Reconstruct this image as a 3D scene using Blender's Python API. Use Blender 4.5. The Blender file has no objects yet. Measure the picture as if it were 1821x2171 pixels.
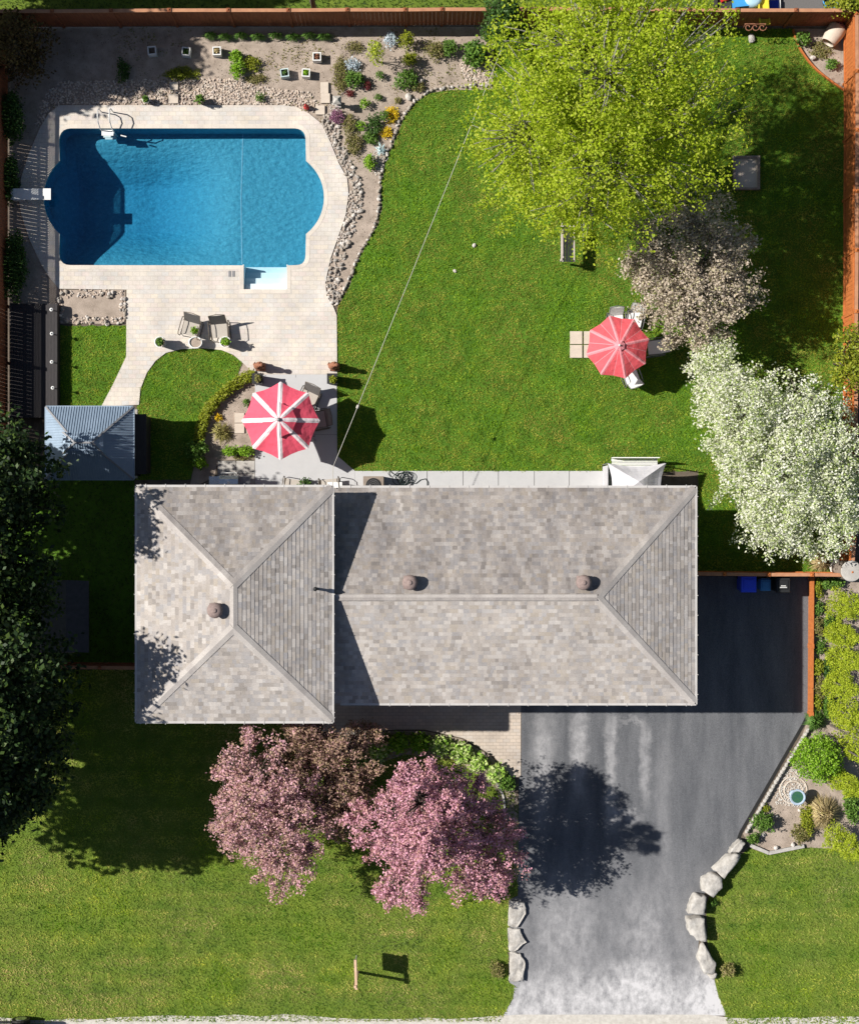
import bpy, math, random
import numpy as np
from mathutils import Vector
from mathutils.geometry import tessellate_polygon
R = math.radians
SC = bpy.context.scene
COL = SC.collection
# ------------------------------------------------------------------ camera
H = 57.0            # drone height, metres
S = 59.0            # photo pixels per metre on the ground
CU, CV = 910.5, 1085.5
cam = bpy.data.cameras.new('drone_camera')
cam.sensor_fit = 'HORIZONTAL'
cam.angle = 2 * math.atan(CU / S / H)
cam.clip_end = 500
co = bpy.data.objects.new('drone_camera', cam)
co.location = (0, 0, H)
COL.objects.link(co)
SC.camera = co
# ------------------------------------------------------------------ sky and sun
ELEV = R(44.2)
AZ = math.atan2(-1, 0.18)
w = bpy.data.worlds.new('World'); SC.world = w; w.use_nodes = True
sk = w.node_tree.nodes.new('ShaderNodeTexSky'); sk.sky_type = 'NISHITA'; sk.sun_disc = False
sk.sun_elevation = ELEV; sk.sun_rotation = AZ
w.node_tree.links.new(sk.outputs[0], w.node_tree.nodes['Background'].inputs[0])
w.node_tree.nodes['Background'].inputs[1].default_value = 0.05
sl = bpy.data.lights.new('sun', 'SUN'); sl.energy = 5.0; sl.angle = R(0.53); sl.color = (1, .955, .88)
so = bpy.data.objects.new('sun', sl); COL.objects.link(so)
sd = Vector((math.sin(AZ) * math.cos(ELEV), math.cos(AZ) * math.cos(ELEV), math.sin(ELEV)))
so.rotation_euler = sd.to_track_quat('Z', 'Y').to_euler(); so.location = (-30, 10, 40)
SC.view_settings.view_transform = 'Standard'; SC.view_settings.look = 'None'
SC.view_settings.exposure = 0.45; SC.view_settings.gamma = 1
SC.cycles.max_bounces = 6; SC.cycles.diffuse_bounces = 2; SC.cycles.transparent_max_bounces = 12
SC.cycles.volume_bounces = 0

rng = np.random.default_rng(7)
random.seed(7)

def P(u, v, h=0.0):
    """ground metres of the point at height h seen at photo pixel u, v"""
    f = (H - h) / H / S
    return ((u - CU) * f, (CV - v) * f, h)
def PX(pts, h=0.0):
    return [P(u, v, h)[:2] for u, v in pts]
def U(x): return x * S + CU
# ------------------------------------------------------------------ materials
def nodes(name):
    m = bpy.data.materials.new(name); m.use_nodes = True
    nt = m.node_tree; b = nt.nodes['Principled BSDF']
    return m, nt, b
def N(nt, t, **k):
    n = nt.nodes.new(t)
    for a, v in k.items():
        if a[0] == '_': n.inputs[a[1:]].default_value = v
        else: setattr(n, a, v)
    return n
def ramp(nt, stops, interp='LINEAR'):
    n = nt.nodes.new('ShaderNodeValToRGB'); e = n.color_ramp.elements; n.color_ramp.interpolation = interp
    while len(e) < len(stops): e.new(0.5)
    for i, (p, c) in enumerate(stops):
        e[i].position = p; e[i].color = (c[0], c[1], c[2], 1)
    return n
def noise(nt, scale, detail=4, rough=.6, vec=None, stretch=None):
    tc = nt.nodes.new('ShaderNodeTexCoord'); n = N(nt, 'ShaderNodeTexNoise', _Scale=scale, _Detail=detail, _Roughness=rough)
    src = tc.outputs['Object']
    if stretch:
        mp = nt.nodes.new('ShaderNodeMapping'); mp.inputs['Scale'].default_value = stretch
        nt.links.new(src, mp.inputs[0]); src = mp.outputs[0]
    nt.links.new(src, n.inputs['Vector'])
    return n
def mix(nt, fac, a, b, bt='MIX'):
    n = nt.nodes.new('ShaderNodeMix'); n.data_type = 'RGBA'; n.blend_type = bt
    for s, x in ((n.inputs[0], fac), (n.inputs[6], a), (n.inputs[7], b)):
        if hasattr(x, 'links'): nt.links.new(x, s)
        elif isinstance(x, (int, float)): s.default_value = x
        else: s.default_value = (x[0], x[1], x[2], 1)
    return n.outputs[2]
def math_(nt, op, a, b=0.0):
    n = nt.nodes.new('ShaderNodeMath'); n.operation = op
    for s, x in ((n.inputs[0], a), (n.inputs[1], b)):
        if hasattr(x, 'links'): nt.links.new(x, s)
        else: s.default_value = x
    return n.outputs[0]
def bump(nt, b, h, strength=.4, dist=.02):
    n = N(nt, 'ShaderNodeBump', _Strength=strength, _Distance=dist)
    nt.links.new(h, n.inputs['Height']); nt.links.new(n.outputs[0], b.inputs['Normal'])
def mat(name, c1, c2=None, scale=6, rough=.7, metal=0, bmp=0, bscale=40, stretch=None, detail=5, spec=.3):
    m, nt, b = nodes(name)
    c2 = c2 or tuple(x * .72 for x in c1)
    n = noise(nt, scale, detail, .65, stretch=stretch)
    r = ramp(nt, [(.3, c2), (.7, c1)]); nt.links.new(n.outputs[0], r.inputs[0])
    nt.links.new(r.outputs[0], b.inputs['Base Color'])
    b.inputs['Roughness'].default_value = rough; b.inputs['Metallic'].default_value = metal
    b.inputs['Specular IOR Level'].default_value = spec
    if bmp:
        n2 = noise(nt, bscale, 4, .7); bump(nt, b, n2.outputs[0], bmp, .03)
    return m
def rag(poly, step=7, j=1.6):
    out = []; n = len(poly)
    for i in range(n):
        (a, b), (c, d) = poly[i], poly[(i + 1) % n]; k = max(1, int(math.hypot(c - a, d - b) / step))
        out += [(a + (c - a) * t / k + random.uniform(-j, j), b + (d - b) * t / k + random.uniform(-j, j)) for t in range(k)]
    return out
def island(name, cols, rough=.8, trans=0.0, big=None, bigscale=.6, spec=.2, streak=None):
    """colour drawn per separate leaf / stone / shingle, plus broad natural patches"""
    m, nt, b = nodes(name)
    g = nt.nodes.new('ShaderNodeNewGeometry')
    k = len(cols)
    r = ramp(nt, [(i / max(1, k - 1), c) for i, c in enumerate(cols)])
    nt.links.new(g.outputs['Random Per Island'], r.inputs[0])
    c = r.outputs[0]
    if big:
        n = noise(nt, bigscale, 5, .62)
        rr = ramp(nt, [(.38, (0, 0, 0)), (.62, (1, 1, 1))]); nt.links.new(n.outputs[0], rr.inputs[0])
        c = mix(nt, rr.outputs[0], c, mix(nt, big[1], c, big[0]))
        n3 = noise(nt, bigscale * 5, 4, .6); r3 = ramp(nt, [(.34, (.42, .60, .45)), (.66, (1.32, 1.18, 1.3))]); nt.links.new(n3.outputs[0], r3.inputs[0]); c = mix(nt, 1.0, c, r3.outputs[0], 'MULTIPLY')
        if streak:
            n4 = noise(nt, 1.0, 3, .6, stretch=streak); r4 = ramp(nt, [(.40, (.58, .76, .58)), (.60, (1.2, 1.12, 1.2))]); nt.links.new(n4.outputs[0], r4.inputs[0]); c = mix(nt, 1.0, c, r4.outputs[0], 'MULTIPLY')
    nt.links.new(c, b.inputs['Base Color']); b.inputs['Roughness'].default_value = rough
    b.inputs['Specular IOR Level'].default_value = spec
    if trans:
        t = nt.nodes.new('ShaderNodeBsdfTranslucent'); nt.links.new(c, t.inputs[0])
        ms = nt.nodes.new('ShaderNodeMixShader'); ms.inputs[0].default_value = trans
        nt.links.new(b.outputs[0], ms.inputs[1]); nt.links.new(t.outputs[0], ms.inputs[2])
        nt.links.new(ms.outputs[0], nt.nodes['Material Output'].inputs[0])
    return m
def brick(name, stops, mortar, bw, rh, ms=.006, rough=.8, rot=0.0, stain=None, mf=.6):
    m, nt, b = nodes(name)
    tc = nt.nodes.new('ShaderNodeTexCoord'); mp = nt.nodes.new('ShaderNodeMapping'); mp.inputs['Rotation'].default_value = (0, 0, rot)
    nt.links.new(tc.outputs['Object'], mp.inputs[0])
    bt = N(nt, 'ShaderNodeTexBrick', _Scale=1.0); bt.inputs['Color1'].default_value = (0, 0, 0, 1); bt.inputs['Color2'].default_value = (1, 1, 1, 1)
    bt.inputs['Mortar'].default_value = (.5, .5, .5, 1); bt.inputs['Mortar Size'].default_value = ms
    bt.inputs['Brick Width'].default_value = bw; bt.inputs['Row Height'].default_value = rh
    nt.links.new(mp.outputs[0], bt.inputs['Vector'])
    r = ramp(nt, stops); nt.links.new(bt.outputs['Color'], r.inputs[0])
    n = noise(nt, 1.1, 6, .65); rr = ramp(nt, [(.3, (.8, .79, .78)), (.7, (1.08, 1.07, 1.05))]); nt.links.new(n.outputs[0], rr.inputs[0])
    n2 = noise(nt, 35, 3, .6); rr2 = ramp(nt, [(.3, (.88, .88, .88)), (.7, (1.08, 1.08, 1.08))]); nt.links.new(n2.outputs[0], rr2.inputs[0])
    c = mix(nt, math_(nt, 'MULTIPLY', bt.outputs['Fac'], mf), r.outputs[0], mortar)
    c = mix(nt, 1.0, c, rr.outputs[0], 'MULTIPLY'); c = mix(nt, 1.0, c, rr2.outputs[0], 'MULTIPLY')
    nt.links.new(c, b.inputs['Base Color']); b.inputs['Roughness'].default_value = rough; b.inputs['Specular IOR Level'].default_value = .2
    bump(nt, b, math_(nt, 'SUBTRACT', 1.0, bt.outputs['Fac']), .3, .01)
    return m
# ------------------------------------------------------------------ mesh helpers
class MB:
    def __init__(s): s.v = []; s.f = []; s.m = []
    def add(s, vs, fs, mi=0):
        o = len(s.v); s.v += [tuple(x) for x in vs]; s.f += [tuple(i + o for i in f) for f in fs]; s.m += [mi] * len(fs); return s
    def box(s, c, d, rz=0, mi=0, top=None, tilt=0):
        hx, hy, hz = d[0] / 2, d[1] / 2, d[2] / 2; tx, ty = top or (1, 1)
        p = [(-hx, -hy, -hz), (hx, -hy, -hz), (hx, hy, -hz), (-hx, hy, -hz), (-hx * tx, -hy * ty, hz), (hx * tx, -hy * ty, hz), (hx * tx, hy * ty, hz), (-hx * tx, hy * ty, hz)]
        if tilt:
            ct, st = math.cos(tilt), math.sin(tilt); p = [(x * ct + z * st, y, -x * st + z * ct) for x, y, z in p]
        cr, sr = math.cos(rz), math.sin(rz)
        p = [(x * cr - y * sr + c[0], x * sr + y * cr + c[1], z + c[2]) for x, y, z in p]
        return s.add(p, [(3, 2, 1, 0), (4, 5, 6, 7), (0, 1, 5, 4), (1, 2, 6, 5), (2, 3, 7, 6), (3, 0, 4, 7)], mi)
    def beam(s, a, b, wd, ht, mi=0):
        a = Vector(a); b = Vector(b); d = (b - a).normalized(); up = Vector((0, 0, 1))
        if abs(d.z) > .98: up = Vector((0, 1, 0))
        x = d.cross(up).normalized(); z = x.cross(d).normalized()
        p = []
        for q in (a, b):
            for i, j in ((-1, -1), (1, -1), (1, 1), (-1, 1)): p.append(q + x * (wd / 2 * i) + z * (ht / 2 * j))
        return s.add(p, [(0, 1, 2, 3), (7, 6, 5, 4), (0, 4, 5, 1), (1, 5, 6, 2), (2, 6, 7, 3), (3, 7, 4, 0)], mi)
    def tube(s, pts, rad, n=6, mi=0, closed=False):
        pts = [Vector(p) for p in pts]; k = len(pts)
        if not hasattr(rad, '__len__'): rad = [rad] * k
        vs = []
        for i, p in enumerate(pts):
            d = (pts[(i + 1) % k] - pts[i - 1]) if closed else (pts[min(i + 1, k - 1)] - pts[max(i - 1, 0)])
            d.normalize(); up = Vector((0, 0, 1)) if abs(d.z) < .9 else Vector((1, 0, 0))
            x = d.cross(up).normalized(); y = x.cross(d)
            for j in range(n):
                a = 2 * math.pi * j / n; vs.append(p + (x * math.cos(a) + y * math.sin(a)) * rad[i])
        fs = []
        for i in range(k if closed else k - 1):
            i2 = (i + 1) % k
            for j in range(n): fs.append((i * n + j, i * n + (j + 1) % n, i2 * n + (j + 1) % n, i2 * n + j))
        if not closed: fs += [tuple(range(n - 1, -1, -1)), tuple(range((k - 1) * n, k * n))]
        return s.add(vs, fs, mi)
    def lathe(s, prof, c=(0, 0, 0), n=20, mi=0, sx=1, sy=1):
        vs = []; fs = []; k = len(prof)
        for r, z in prof:
            for j in range(n):
                a = 2 * math.pi * j / n; vs.append((c[0] + r * sx * math.cos(a), c[1] + r * sy * math.sin(a), c[2] + z))
        for i in range(k - 1):
            for j in range(n): fs.append((i * n + j, i * n + (j + 1) % n, (i + 1) * n + (j + 1) % n, (i + 1) * n + j))
        if prof[0][0] > 0: fs.append(tuple(range(n - 1, -1, -1)))
        if prof[-1][0] > 0: fs.append(tuple(range((k - 1) * n, k * n)))
        return s.add(vs, fs, mi)
    def prism(s, loops, z0, z1, mi=0):
        """flat slab between z0 and z1; first loop is the outline, the others are holes"""
        vv = [[Vector((x, y, 0)) for x, y in l] for l in loops]
        tris = tessellate_polygon(vv); flat = [p for l in vv for p in l]; n = len(flat)
        vs = [(p.x, p.y, z1) for p in flat]; fs = []
        for t in tris:
            a, b, c = (flat[i] for i in t)
            fs.append(tuple(t) if (b - a).cross(c - a).z > 0 else (t[0], t[2], t[1]))
        if z0 is not None:
            vs += [(p.x, p.y, z0) for p in flat]; o = 0
            for l in vv:
                k = len(l)
                for i in range(k): fs.append((o + i, o + (i + 1) % k, n + o + (i + 1) % k, n + o + i))
                o += k
        return s.add(vs, fs, mi)
    def rock(s, c, d, seed, mi=0, rz=0):
        r = random.Random(seed); vs = []; n = 8; fs = []
        rows = [(-.9, .5), (-.35, .95), (.3, 1), (.75, .72), (1, .3)]
        for zz, rr in rows:
            for j in range(n):
                a = 2 * math.pi * j / n + rz; q = rr * r.uniform(.8, 1.15)
                x, y = q * math.cos(a - rz) * d[0] / 2, q * math.sin(a - rz) * d[1] / 2
                vs.append((c[0] + x * math.cos(rz) - y * math.sin(rz), c[1] + x * math.sin(rz) + y * math.cos(rz), c[2] + d[2] / 2 * (zz + r.uniform(-.1, .1))))
        for i in range(4):
            for j in range(n): fs.append((i * n + j, i * n + (j + 1) % n, (i + 1) * n + (j + 1) % n, (i + 1) * n + j))
        fs += [tuple(range(n - 1, -1, -1)), tuple(range(4 * n, 5 * n))]
        return s.add(vs, fs, mi)
    def shift(s, d): s.v = [(x - d[0], y - d[1], z - d[2]) for x, y, z in s.v]; return s
    def mesh(s, name, mats, smooth=False):
        me = bpy.data.meshes.new(name); me.from_pydata(s.v, [], s.f)
        for m in (mats if isinstance(mats, (list, tuple)) else [mats]): me.materials.append(m)
        if any(s.m): me.polygons.foreach_set('material_index', s.m)
        if smooth: me.polygons.foreach_set('use_smooth', [True] * len(s.f))
        me.update(); return me
def link(name, me, parent=None, loc=(0, 0, 0)):
    o = bpy.data.objects.new(name, me); COL.objects.link(o); o.location = loc
    if parent: o.parent = parent
    return o
def tag(o, label, cat, group=None):
    o['label'] = label; o['category'] = cat
    if group: o['group'] = group
    return o
def thing(name, label, cat, loc=(0, 0, 0), rz=0, group=None):
    o = bpy.data.objects.new(name, None); COL.objects.link(o); o.location = loc; o.rotation_euler = (0, 0, rz)
    o.empty_display_size = .2
    return tag(o, label, cat, group)
def part(name, mb, m, parent, smooth=False, world=False, label=None):
    """a child mesh; world=True: mb is in scene metres and is shifted to the parent"""
    if world:
        q = parent; d = Vector((0, 0, 0))
        while q: d += q.location; q = q.parent
        mb.shift(d)
    o = link(name, mb.mesh(name, m, smooth), parent)
    if label: o['label'] = label
    return o
def solo(name, label, cat, mb, m, loc=None, smooth=False, group=None):
    if loc: mb.shift(loc)
    return tag(link(name, mb.mesh(name, m, smooth), None, loc or (0, 0, 0)), label, cat, group)
def struct(name, mb, m, smooth=False):
    o = link(name, mb.mesh(name, m, smooth)); o['kind'] = 'structure'; return o
def stuff(name, me, label, cat):
    o = link(name, me); o['kind'] = 'stuff'; o['label'] = label; o['category'] = cat; return o
def dup(o, loc, rz=0, label=None, group=None):
    r = o.copy(); COL.objects.link(r); r.location = loc; r.rotation_euler = (0, 0, rz)
    if label: r['label'] = label
    if group: r['group'] = group
    for ch in list(o.children):
        c = ch.copy(); COL.objects.link(c); c.parent = r
        for g in ch.children:
            d = g.copy(); COL.objects.link(d); d.parent = c
    return r
def bigmesh(name, V, nper, m):
    """fast mesh of many separate nper-gons; V is (count*nper, 3)"""
    V = np.ascontiguousarray(V, dtype=np.float32); nv = len(V); nf = nv // nper
    me = bpy.data.meshes.new(name); me.vertices.add(nv); me.vertices.foreach_set('co', V.ravel())
    me.loops.add(nv); me.loops.foreach_set('vertex_index', np.arange(nv, dtype=np.int32))
    me.polygons.add(nf); me.polygons.foreach_set('loop_start', np.arange(0, nv, nper, dtype=np.int32))
    me.polygons.foreach_set('loop_total', np.full(nf, nper, dtype=np.int32))
    for x in (m if isinstance(m, (list, tuple)) else [m]): me.materials.append(x)
    me.update(calc_edges=True); return me
def inpoly(p, poly):
    x, y = p[:, 0], p[:, 1]; r = np.zeros(len(p), bool); n = len(poly)
    for i in range(n):
        x1, y1 = poly[i]; x2, y2 = poly[i - 1]
        if y1 == y2: continue
        c = ((y1 > y) != (y2 > y)) & (x < (x2 - x1) * (y - y1) / (y2 - y1) + x1); r ^= c
    return r
def scatter(poly, n, excl=()):
    a = np.array(poly, float); lo, hi = a.min(0), a.max(0); out = np.zeros((0, 2)); k = 0
    while len(out) < n and k < 30:
        p = rng.uniform(lo, hi, (n * 2, 2)); p = p[inpoly(p, poly)]
        for e in excl: p = p[~inpoly(p, e)]
        out = np.vstack([out, p]); k += 1
    return out[:n]
def area(poly):
    a = np.array(poly, float); b = np.roll(a, -1, 0); return abs((a[:, 0] * b[:, 1] - b[:, 0] * a[:, 1]).sum()) / 2 / S / S
def smoothpoly(pts, it=2, closed=False):
    for _ in range(it):
        q = []; n = len(pts)
        for i in range(n if closed else n - 1):
            a, b = pts[i], pts[(i + 1) % n]
            q += [(a[0] * .75 + b[0] * .25, a[1] * .75 + b[1] * .25), (a[0] * .25 + b[0] * .75, a[1] * .25 + b[1] * .75)]
        pts = q if closed else [pts[0]] + q + [pts[-1]]
    return pts
def along(pts, step):
    out = []; d = 0
    for (a, b), (c, e) in zip(pts[:-1], pts[1:]):
        L = math.hypot(c - a, e - b)
        while d < L: out.append((a + (c - a) * d / L, b + (e - b) * d / L)); d += step * random.uniform(.85, 1.2)
        d -= L
    return out
# ------------------------------------------------------------------ foliage
def leaves(C, size, up=.6, aspect=.62, jit=.35):
    """diamond leaf quads round the centres C"""
    n = len(C)
    nr = rng.normal(size=(n, 3)); nr[:, 2] += up * 1.6; nr /= np.linalg.norm(nr, axis=1)[:, None]
    t = rng.normal(size=(n, 3)); t -= nr * (t * nr).sum(1)[:, None]; t /= np.linalg.norm(t, axis=1)[:, None]
    b = np.cross(nr, t); s = size * rng.uniform(1 - jit, 1 + jit, n)[:, None]
    V = np.empty((n, 4, 3)); V[:, 0] = C + t * s; V[:, 1] = C + b * s * aspect; V[:, 2] = C - t * s; V[:, 3] = C - b * s * aspect
    return V.reshape(-1, 3)
def lump(d, seed, amp=.28):
    r = np.random.default_rng(seed); o = np.zeros(len(d))
    for k in range(7):
        f = r.normal(size=3) * r.uniform(1.5, 5); o += np.sin(d @ f + r.uniform(0, 6.3)) / (1 + .35 * k)
    return 1 + amp * o / 2
def clusters(blobs, n, seed, inner=.35, amp=.28, low=-.55, spikes=0):
    """twig-end positions spread through lumpy ellipsoids; blob = x, y, z, rx, ry, rz"""
    w = np.array([b[3] * b[4] * (b[5] + .3) for b in blobs]); w = w / w.sum(); out = []
    for i, b in enumerate(blobs):
        k = max(6, int(n * w[i])); d = rng.normal(size=(k, 3)); d /= np.linalg.norm(d, axis=1)[:, None]
        d[:, 2] = np.where(d[:, 2] < low, -d[:, 2], d[:, 2])
        r = (inner ** 3 + (1 - inner ** 3) * rng.random(k)) ** (1 / 3) * lump(d, seed + i, amp)
        out.append(np.array(b[:3]) + d * r[:, None] * np.array(b[3:6]))
        for _ in range(spikes):
            q = rng.normal(size=3); q[2] = abs(q[2]) * .5; q /= np.linalg.norm(q); rr = np.linspace(.8, rng.uniform(1.2, 1.55), 9)
            out.append(np.array(b[:3]) + (q * rr[:, None] + rng.normal(size=(9, 3)) * .04) * np.array(b[3:6]))
    return np.vstack(out)
def blob(u, v, z, ru, rv, rz):
    f = (H - z) / H / S; x, y, _ = P(u, v, z); return (x, y, z, ru * f, rv * f, rz)
def tree(name, label, base, blobs, lm, bark, ncl, per, lsize, spread, seed, tr=.16, cat='tree', group=None, limbs=14, up=.5, amp=.3, inner=.4, twigs=60, minz=.4, spikes=0):
    bx, by, _ = P(*base); t = thing(name, label, cat, (bx, by, 0), 0, group)
    bl = [blob(*b) for b in blobs]; C = clusters(bl, ncl, seed, inner, amp, spikes=spikes)
    C[:, 2] = np.maximum(C[:, 2], minz)
    pts = np.repeat(C, per, 0) + rng.normal(size=(len(C) * per, 3)) * spread * np.array([1, 1, .8])
    pts[:, 2] = np.maximum(pts[:, 2], minz * .6)
    me = bigmesh('crown', leaves(pts, lsize, up) - np.array([bx, by, 0]), 4, lm); link('crown', me, t)
    mb = MB(); r = random.Random(seed); cz = min(b[2] - b[5] * .5 for b in bl); mx = np.mean([b[0] for b in bl]); my = np.mean([b[1] for b in bl])
    fork = (bx + (mx - bx) * .35, by + (my - by) * .35, max(.5, cz * .75))
    mb.tube([(bx, by, -.05), (bx, by, .25), ((bx + fork[0]) / 2 + .05, (by + fork[1]) / 2, fork[2] / 2), fork], [tr * 1.5, tr * 1.1, tr, tr * .85], 9)
    idx = rng.choice(len(C), min(len(C), limbs), replace=False); ends = []
    for i in idx:
        e = C[i]; mid = tuple((fork[k] * .5 + e[k] * .5) + r.uniform(-.2, .2) for k in range(3)); mid = (mid[0], mid[1], mid[2] + .2)
        mb.tube([fork, mid, tuple(e)], [tr * .6, tr * .35, tr * .06], 5); ends += [mid, tuple(e * .4 + np.array(mid) * .6)]
    if ends:
        E = np.array(ends)
        for i in rng.choice(len(C), min(len(C), twigs), replace=False):
            e = C[i]; k = np.argmin(((E - e) ** 2).sum(1)); a = E[k]
            q = a * .5 + e * .5 + rng.normal(size=3) * .12
            mb.tube([tuple(a), tuple(q), tuple(e)], [tr * .2, tr * .12, .008], 4)
    part('trunk', mb, bark, t, True, True)
    return t
def shrub(name, label, u, v, r, h, lm, cat='shrub', ry=None, n=None, size=.05, group=None, up=.5, amp=.2, stem=True, inner=.5):
    """low leafy plant: base on the ground at its pixel, dome of leaves"""
    h2 = h * .5; x, y, _ = P(u, v, h2); rx = r / S; ry_ = (ry or r) / S
    t = thing(name, label, cat, (x, y, 0), 0, group)
    n = n or int(260 * max(.25, rx * ry_ * 9)); C = clusters([(0, 0, h2, rx, ry_, h2)], n, int(u * 7 + v), inner, amp)
    C = np.repeat(C, 4, 0) + rng.normal(size=(len(C) * 4, 3)) * size * .9; C[:, 2] = np.maximum(C[:, 2], .02)
    link('foliage', bigmesh('foliage', leaves(C, size * .85, up), 4, lm), t)
    if stem:
        mb = MB()
        for k in range(4):
            a = k * 1.6; mb.tube([(0, 0, -.02), (rx * .3 * math.cos(a), ry_ * .3 * math.sin(a), h * .4), (rx * .6 * math.cos(a), ry_ * .6 * math.sin(a), h * .75)], [.014, .01, .005], 4)
        part('stem', mb, M['bark'], t)
    return t
def blades(n, r, h, wd, droop=.5, ry=None):
    a = rng.uniform(0, 2 * math.pi, n); L = r * rng.uniform(.45, 1, n); hh = h * rng.uniform(.6, 1, n) * (1.15 - .6 * L / r); ry = ry or r
    k = ry / r; V = np.empty((n, 6, 3)); px, py = -np.sin(a), np.cos(a); out = np.empty((n, 2, 4, 3)); b0 = rng.uniform(-.2, .12, n) * r
    def pt(f, z, w, s): return np.stack([np.cos(a) * (b0 + f * L) + px * w * s, (np.sin(a) * (b0 + f * L) + py * w * s) * k, z], 1)
    ws = wd * rng.uniform(.6, 1.3, n)
    p = [(0, np.zeros(n), .7), (.5, hh, 1), (1, hh * (1 - droop), .12)]
    for i in range(2):
        (f0, z0, w0), (f1, z1, w1) = p[i], p[i + 1]
        out[:, i, 0] = pt(f0, z0, ws * w0, -1); out[:, i, 1] = pt(f0, z0, ws * w0, 1); out[:, i, 2] = pt(f1, z1, ws * w1, 1); out[:, i, 3] = pt(f1, z1, ws * w1, -1)
    return out.reshape(-1, 3)
def tuft(name, label, u, v, r, h, lm, n=220, wd=.012, cat='plant', droop=.5, ry=None, group=None):
    x, y, _ = P(u, v, h * .4)
    return tag(link(name, bigmesh(name, blades(n, r / S, h, wd, droop, ry and ry / S), 4, lm), None, (x, y, .01)), label, cat, group)
def grass(name, label, polys, dens, lm, excl=(), hgt=.07, wd=.016, z=.02):
    V = []
    for p in polys:
        q = scatter(p, int(area(p) * dens), excl); n = len(q)
        x = (q[:, 0] - CU) / S; y = (CV - q[:, 1]) / S; a = rng.uniform(0, 6.283, n); L = hgt * rng.uniform(.5, 1.5, n); t = rng.uniform(.45, 1.35, n); ws = wd * rng.uniform(.6, 1.4, n)
        B = np.stack([x, y, np.full(n, z)], 1); sd_ = np.stack([-np.sin(a), np.cos(a), np.zeros(n)], 1) * ws[:, None]
        tip = B + np.stack([np.cos(a) * np.sin(t), np.sin(a) * np.sin(t), np.cos(t)], 1) * L[:, None]
        T = np.empty((n, 3, 3)); T[:, 0] = B - sd_; T[:, 1] = B + sd_; T[:, 2] = tip; V.append(T.reshape(-1, 3))
    return stuff(name, bigmesh(name, np.vstack(V), 3, lm), label, 'grass')
M = {}
M['bark'] = mat('bark', (.17, .145, .12), (.075, .06, .05), 14, .9, bmp=.4)
M['grey_bark'] = mat('grey_bark', (.34, .32, .29), (.15, .14, .12), 10, .9, bmp=.4)
M['grass_soil'] = mat('lawn_soil', (.09, .19, .013), (.05, .115, .008), 1.2, .95, bmp=.5, bscale=60)
M['dry_grass_soil'] = mat('front_lawn_soil', (.15, .20, .024), (.08, .14, .013), .9, .95, bmp=.5, bscale=60)
M['blade'] = island('grass_blade', [(.11, .23, .007), (.175, .335, .010), (.225, .395, .015), (.28, .44, .028)], .6, .3, ((.38, .33, .07), .72), .5)
M['dry_blade'] = island('dry_grass_blade', [(.16, .265, .012), (.245, .365, .018), (.31, .415, .03), (.38, .45, .06)], .65, .3, ((.47, .39, .17), .62), .38, .2, (.10, 1.5, 1))
M['far_blade'] = island('long_grass_blade', [(.025, .055, .008), (.06, .11, .014), (.11, .16, .03)], .65, .2)  # blade colour darkened to imitate the deep shade of the side yard
M['soil'] = mat('garden_soil', (.45, .37, .31), (.26, .21, .17), 2.2, .95, bmp=.7, bscale=45, detail=8)
M['ground'] = mat('ground_soil', (.16, .13, .10), (.09, .07, .055), 3, .95, bmp=.6)
M['paver'] = brick('patio_paver', [(0, (.63, .56, .51)), (.3, (.59, .555, .52)), (.55, (.65, .585, .505)), (.8, (.56, .545, .53)), (1, (.62, .545, .51))], (.38, .35, .32), .26, .16, .007, mf=.55)
M['coping'] = brick('pool_coping', [(0, (.60, .55, .50)), (1, (.66, .60, .53))], (.42, .39, .36), .3, .3, .006, mf=.4)
M['front_paver'] = brick('walkway_paver', [(0, (.47, .41, .36)), (.5, (.55, .47, .40)), (1, (.50, .45, .41))], (.26, .23, .2), .24, .12, .008, mf=.6)
M['slab'] = mat('stone_slab', (.58, .50, .42), (.50, .43, .36), 5, .85, bmp=.2)
M['concrete'] = mat('concrete', (.48, .48, .485), (.43, .43, .44), 1.6, .85, bmp=.15, bscale=90, detail=8)
M['old_concrete'] = mat('old_concrete', (.47, .45, .42), (.33, .31, .29), 5, .9, bmp=.3, bscale=50)
M['joint'] = mat('joint', (.2, .2, .2))
M['shoulder'] = mat('road_shoulder', (.62, .59, .54), (.42, .39, .35), 6, .95, bmp=.6, bscale=60, detail=9)
M['road'] = mat('road_asphalt', (.13, .13, .135), (.09, .09, .095), 8, .9)
M['white'] = mat('white_plastic', (.80, .80, .78), (.70, .70, .69), 4, .45)
M['white_metal'] = mat('white_metal', (.76, .76, .74), (.66, .66, .65), 3, .4)
M['steel'] = mat('stainless_steel', (.62, .64, .66), (.5, .52, .54), 5, .25, .9)
M['dark'] = mat('black_metal', (.03, .03, .032), (.02, .02, .02), 6, .5)
M['grey'] = mat('grey_metal', (.25, .25, .26), (.18, .18, .19), 6, .5, .3)
M['bronze'] = mat('bronze_frame', (.16, .13, .10), (.11, .09, .07), 6, .5)
M['sling'] = mat('grey_sling', (.16, .15, .15), (.11, .105, .10), 30, .8)
M['fence_red'] = mat('stained_cedar', (.30, .105, .045), (.19, .06, .028), 3, .8, stretch=(5, 5, .7), bmp=.2)
M['fence_orange'] = mat('orange_cedar', (.52, .17, .045), (.36, .105, .028), 3, .75, stretch=(5, 5, .7), bmp=.2)
M['fence_grey'] = mat('weathered_board', (.30, .25, .21), (.2, .16, .13), 5, .85)
M['fence_cap'] = mat('fence_cap', (.48, .24, .13), (.34, .16, .09), 4, .8)
M['deck_dark'] = mat('dark_deck_board', (.045, .04, .042), (.028, .025, .027), 5, .7, stretch=(6, 1, 1))
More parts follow.
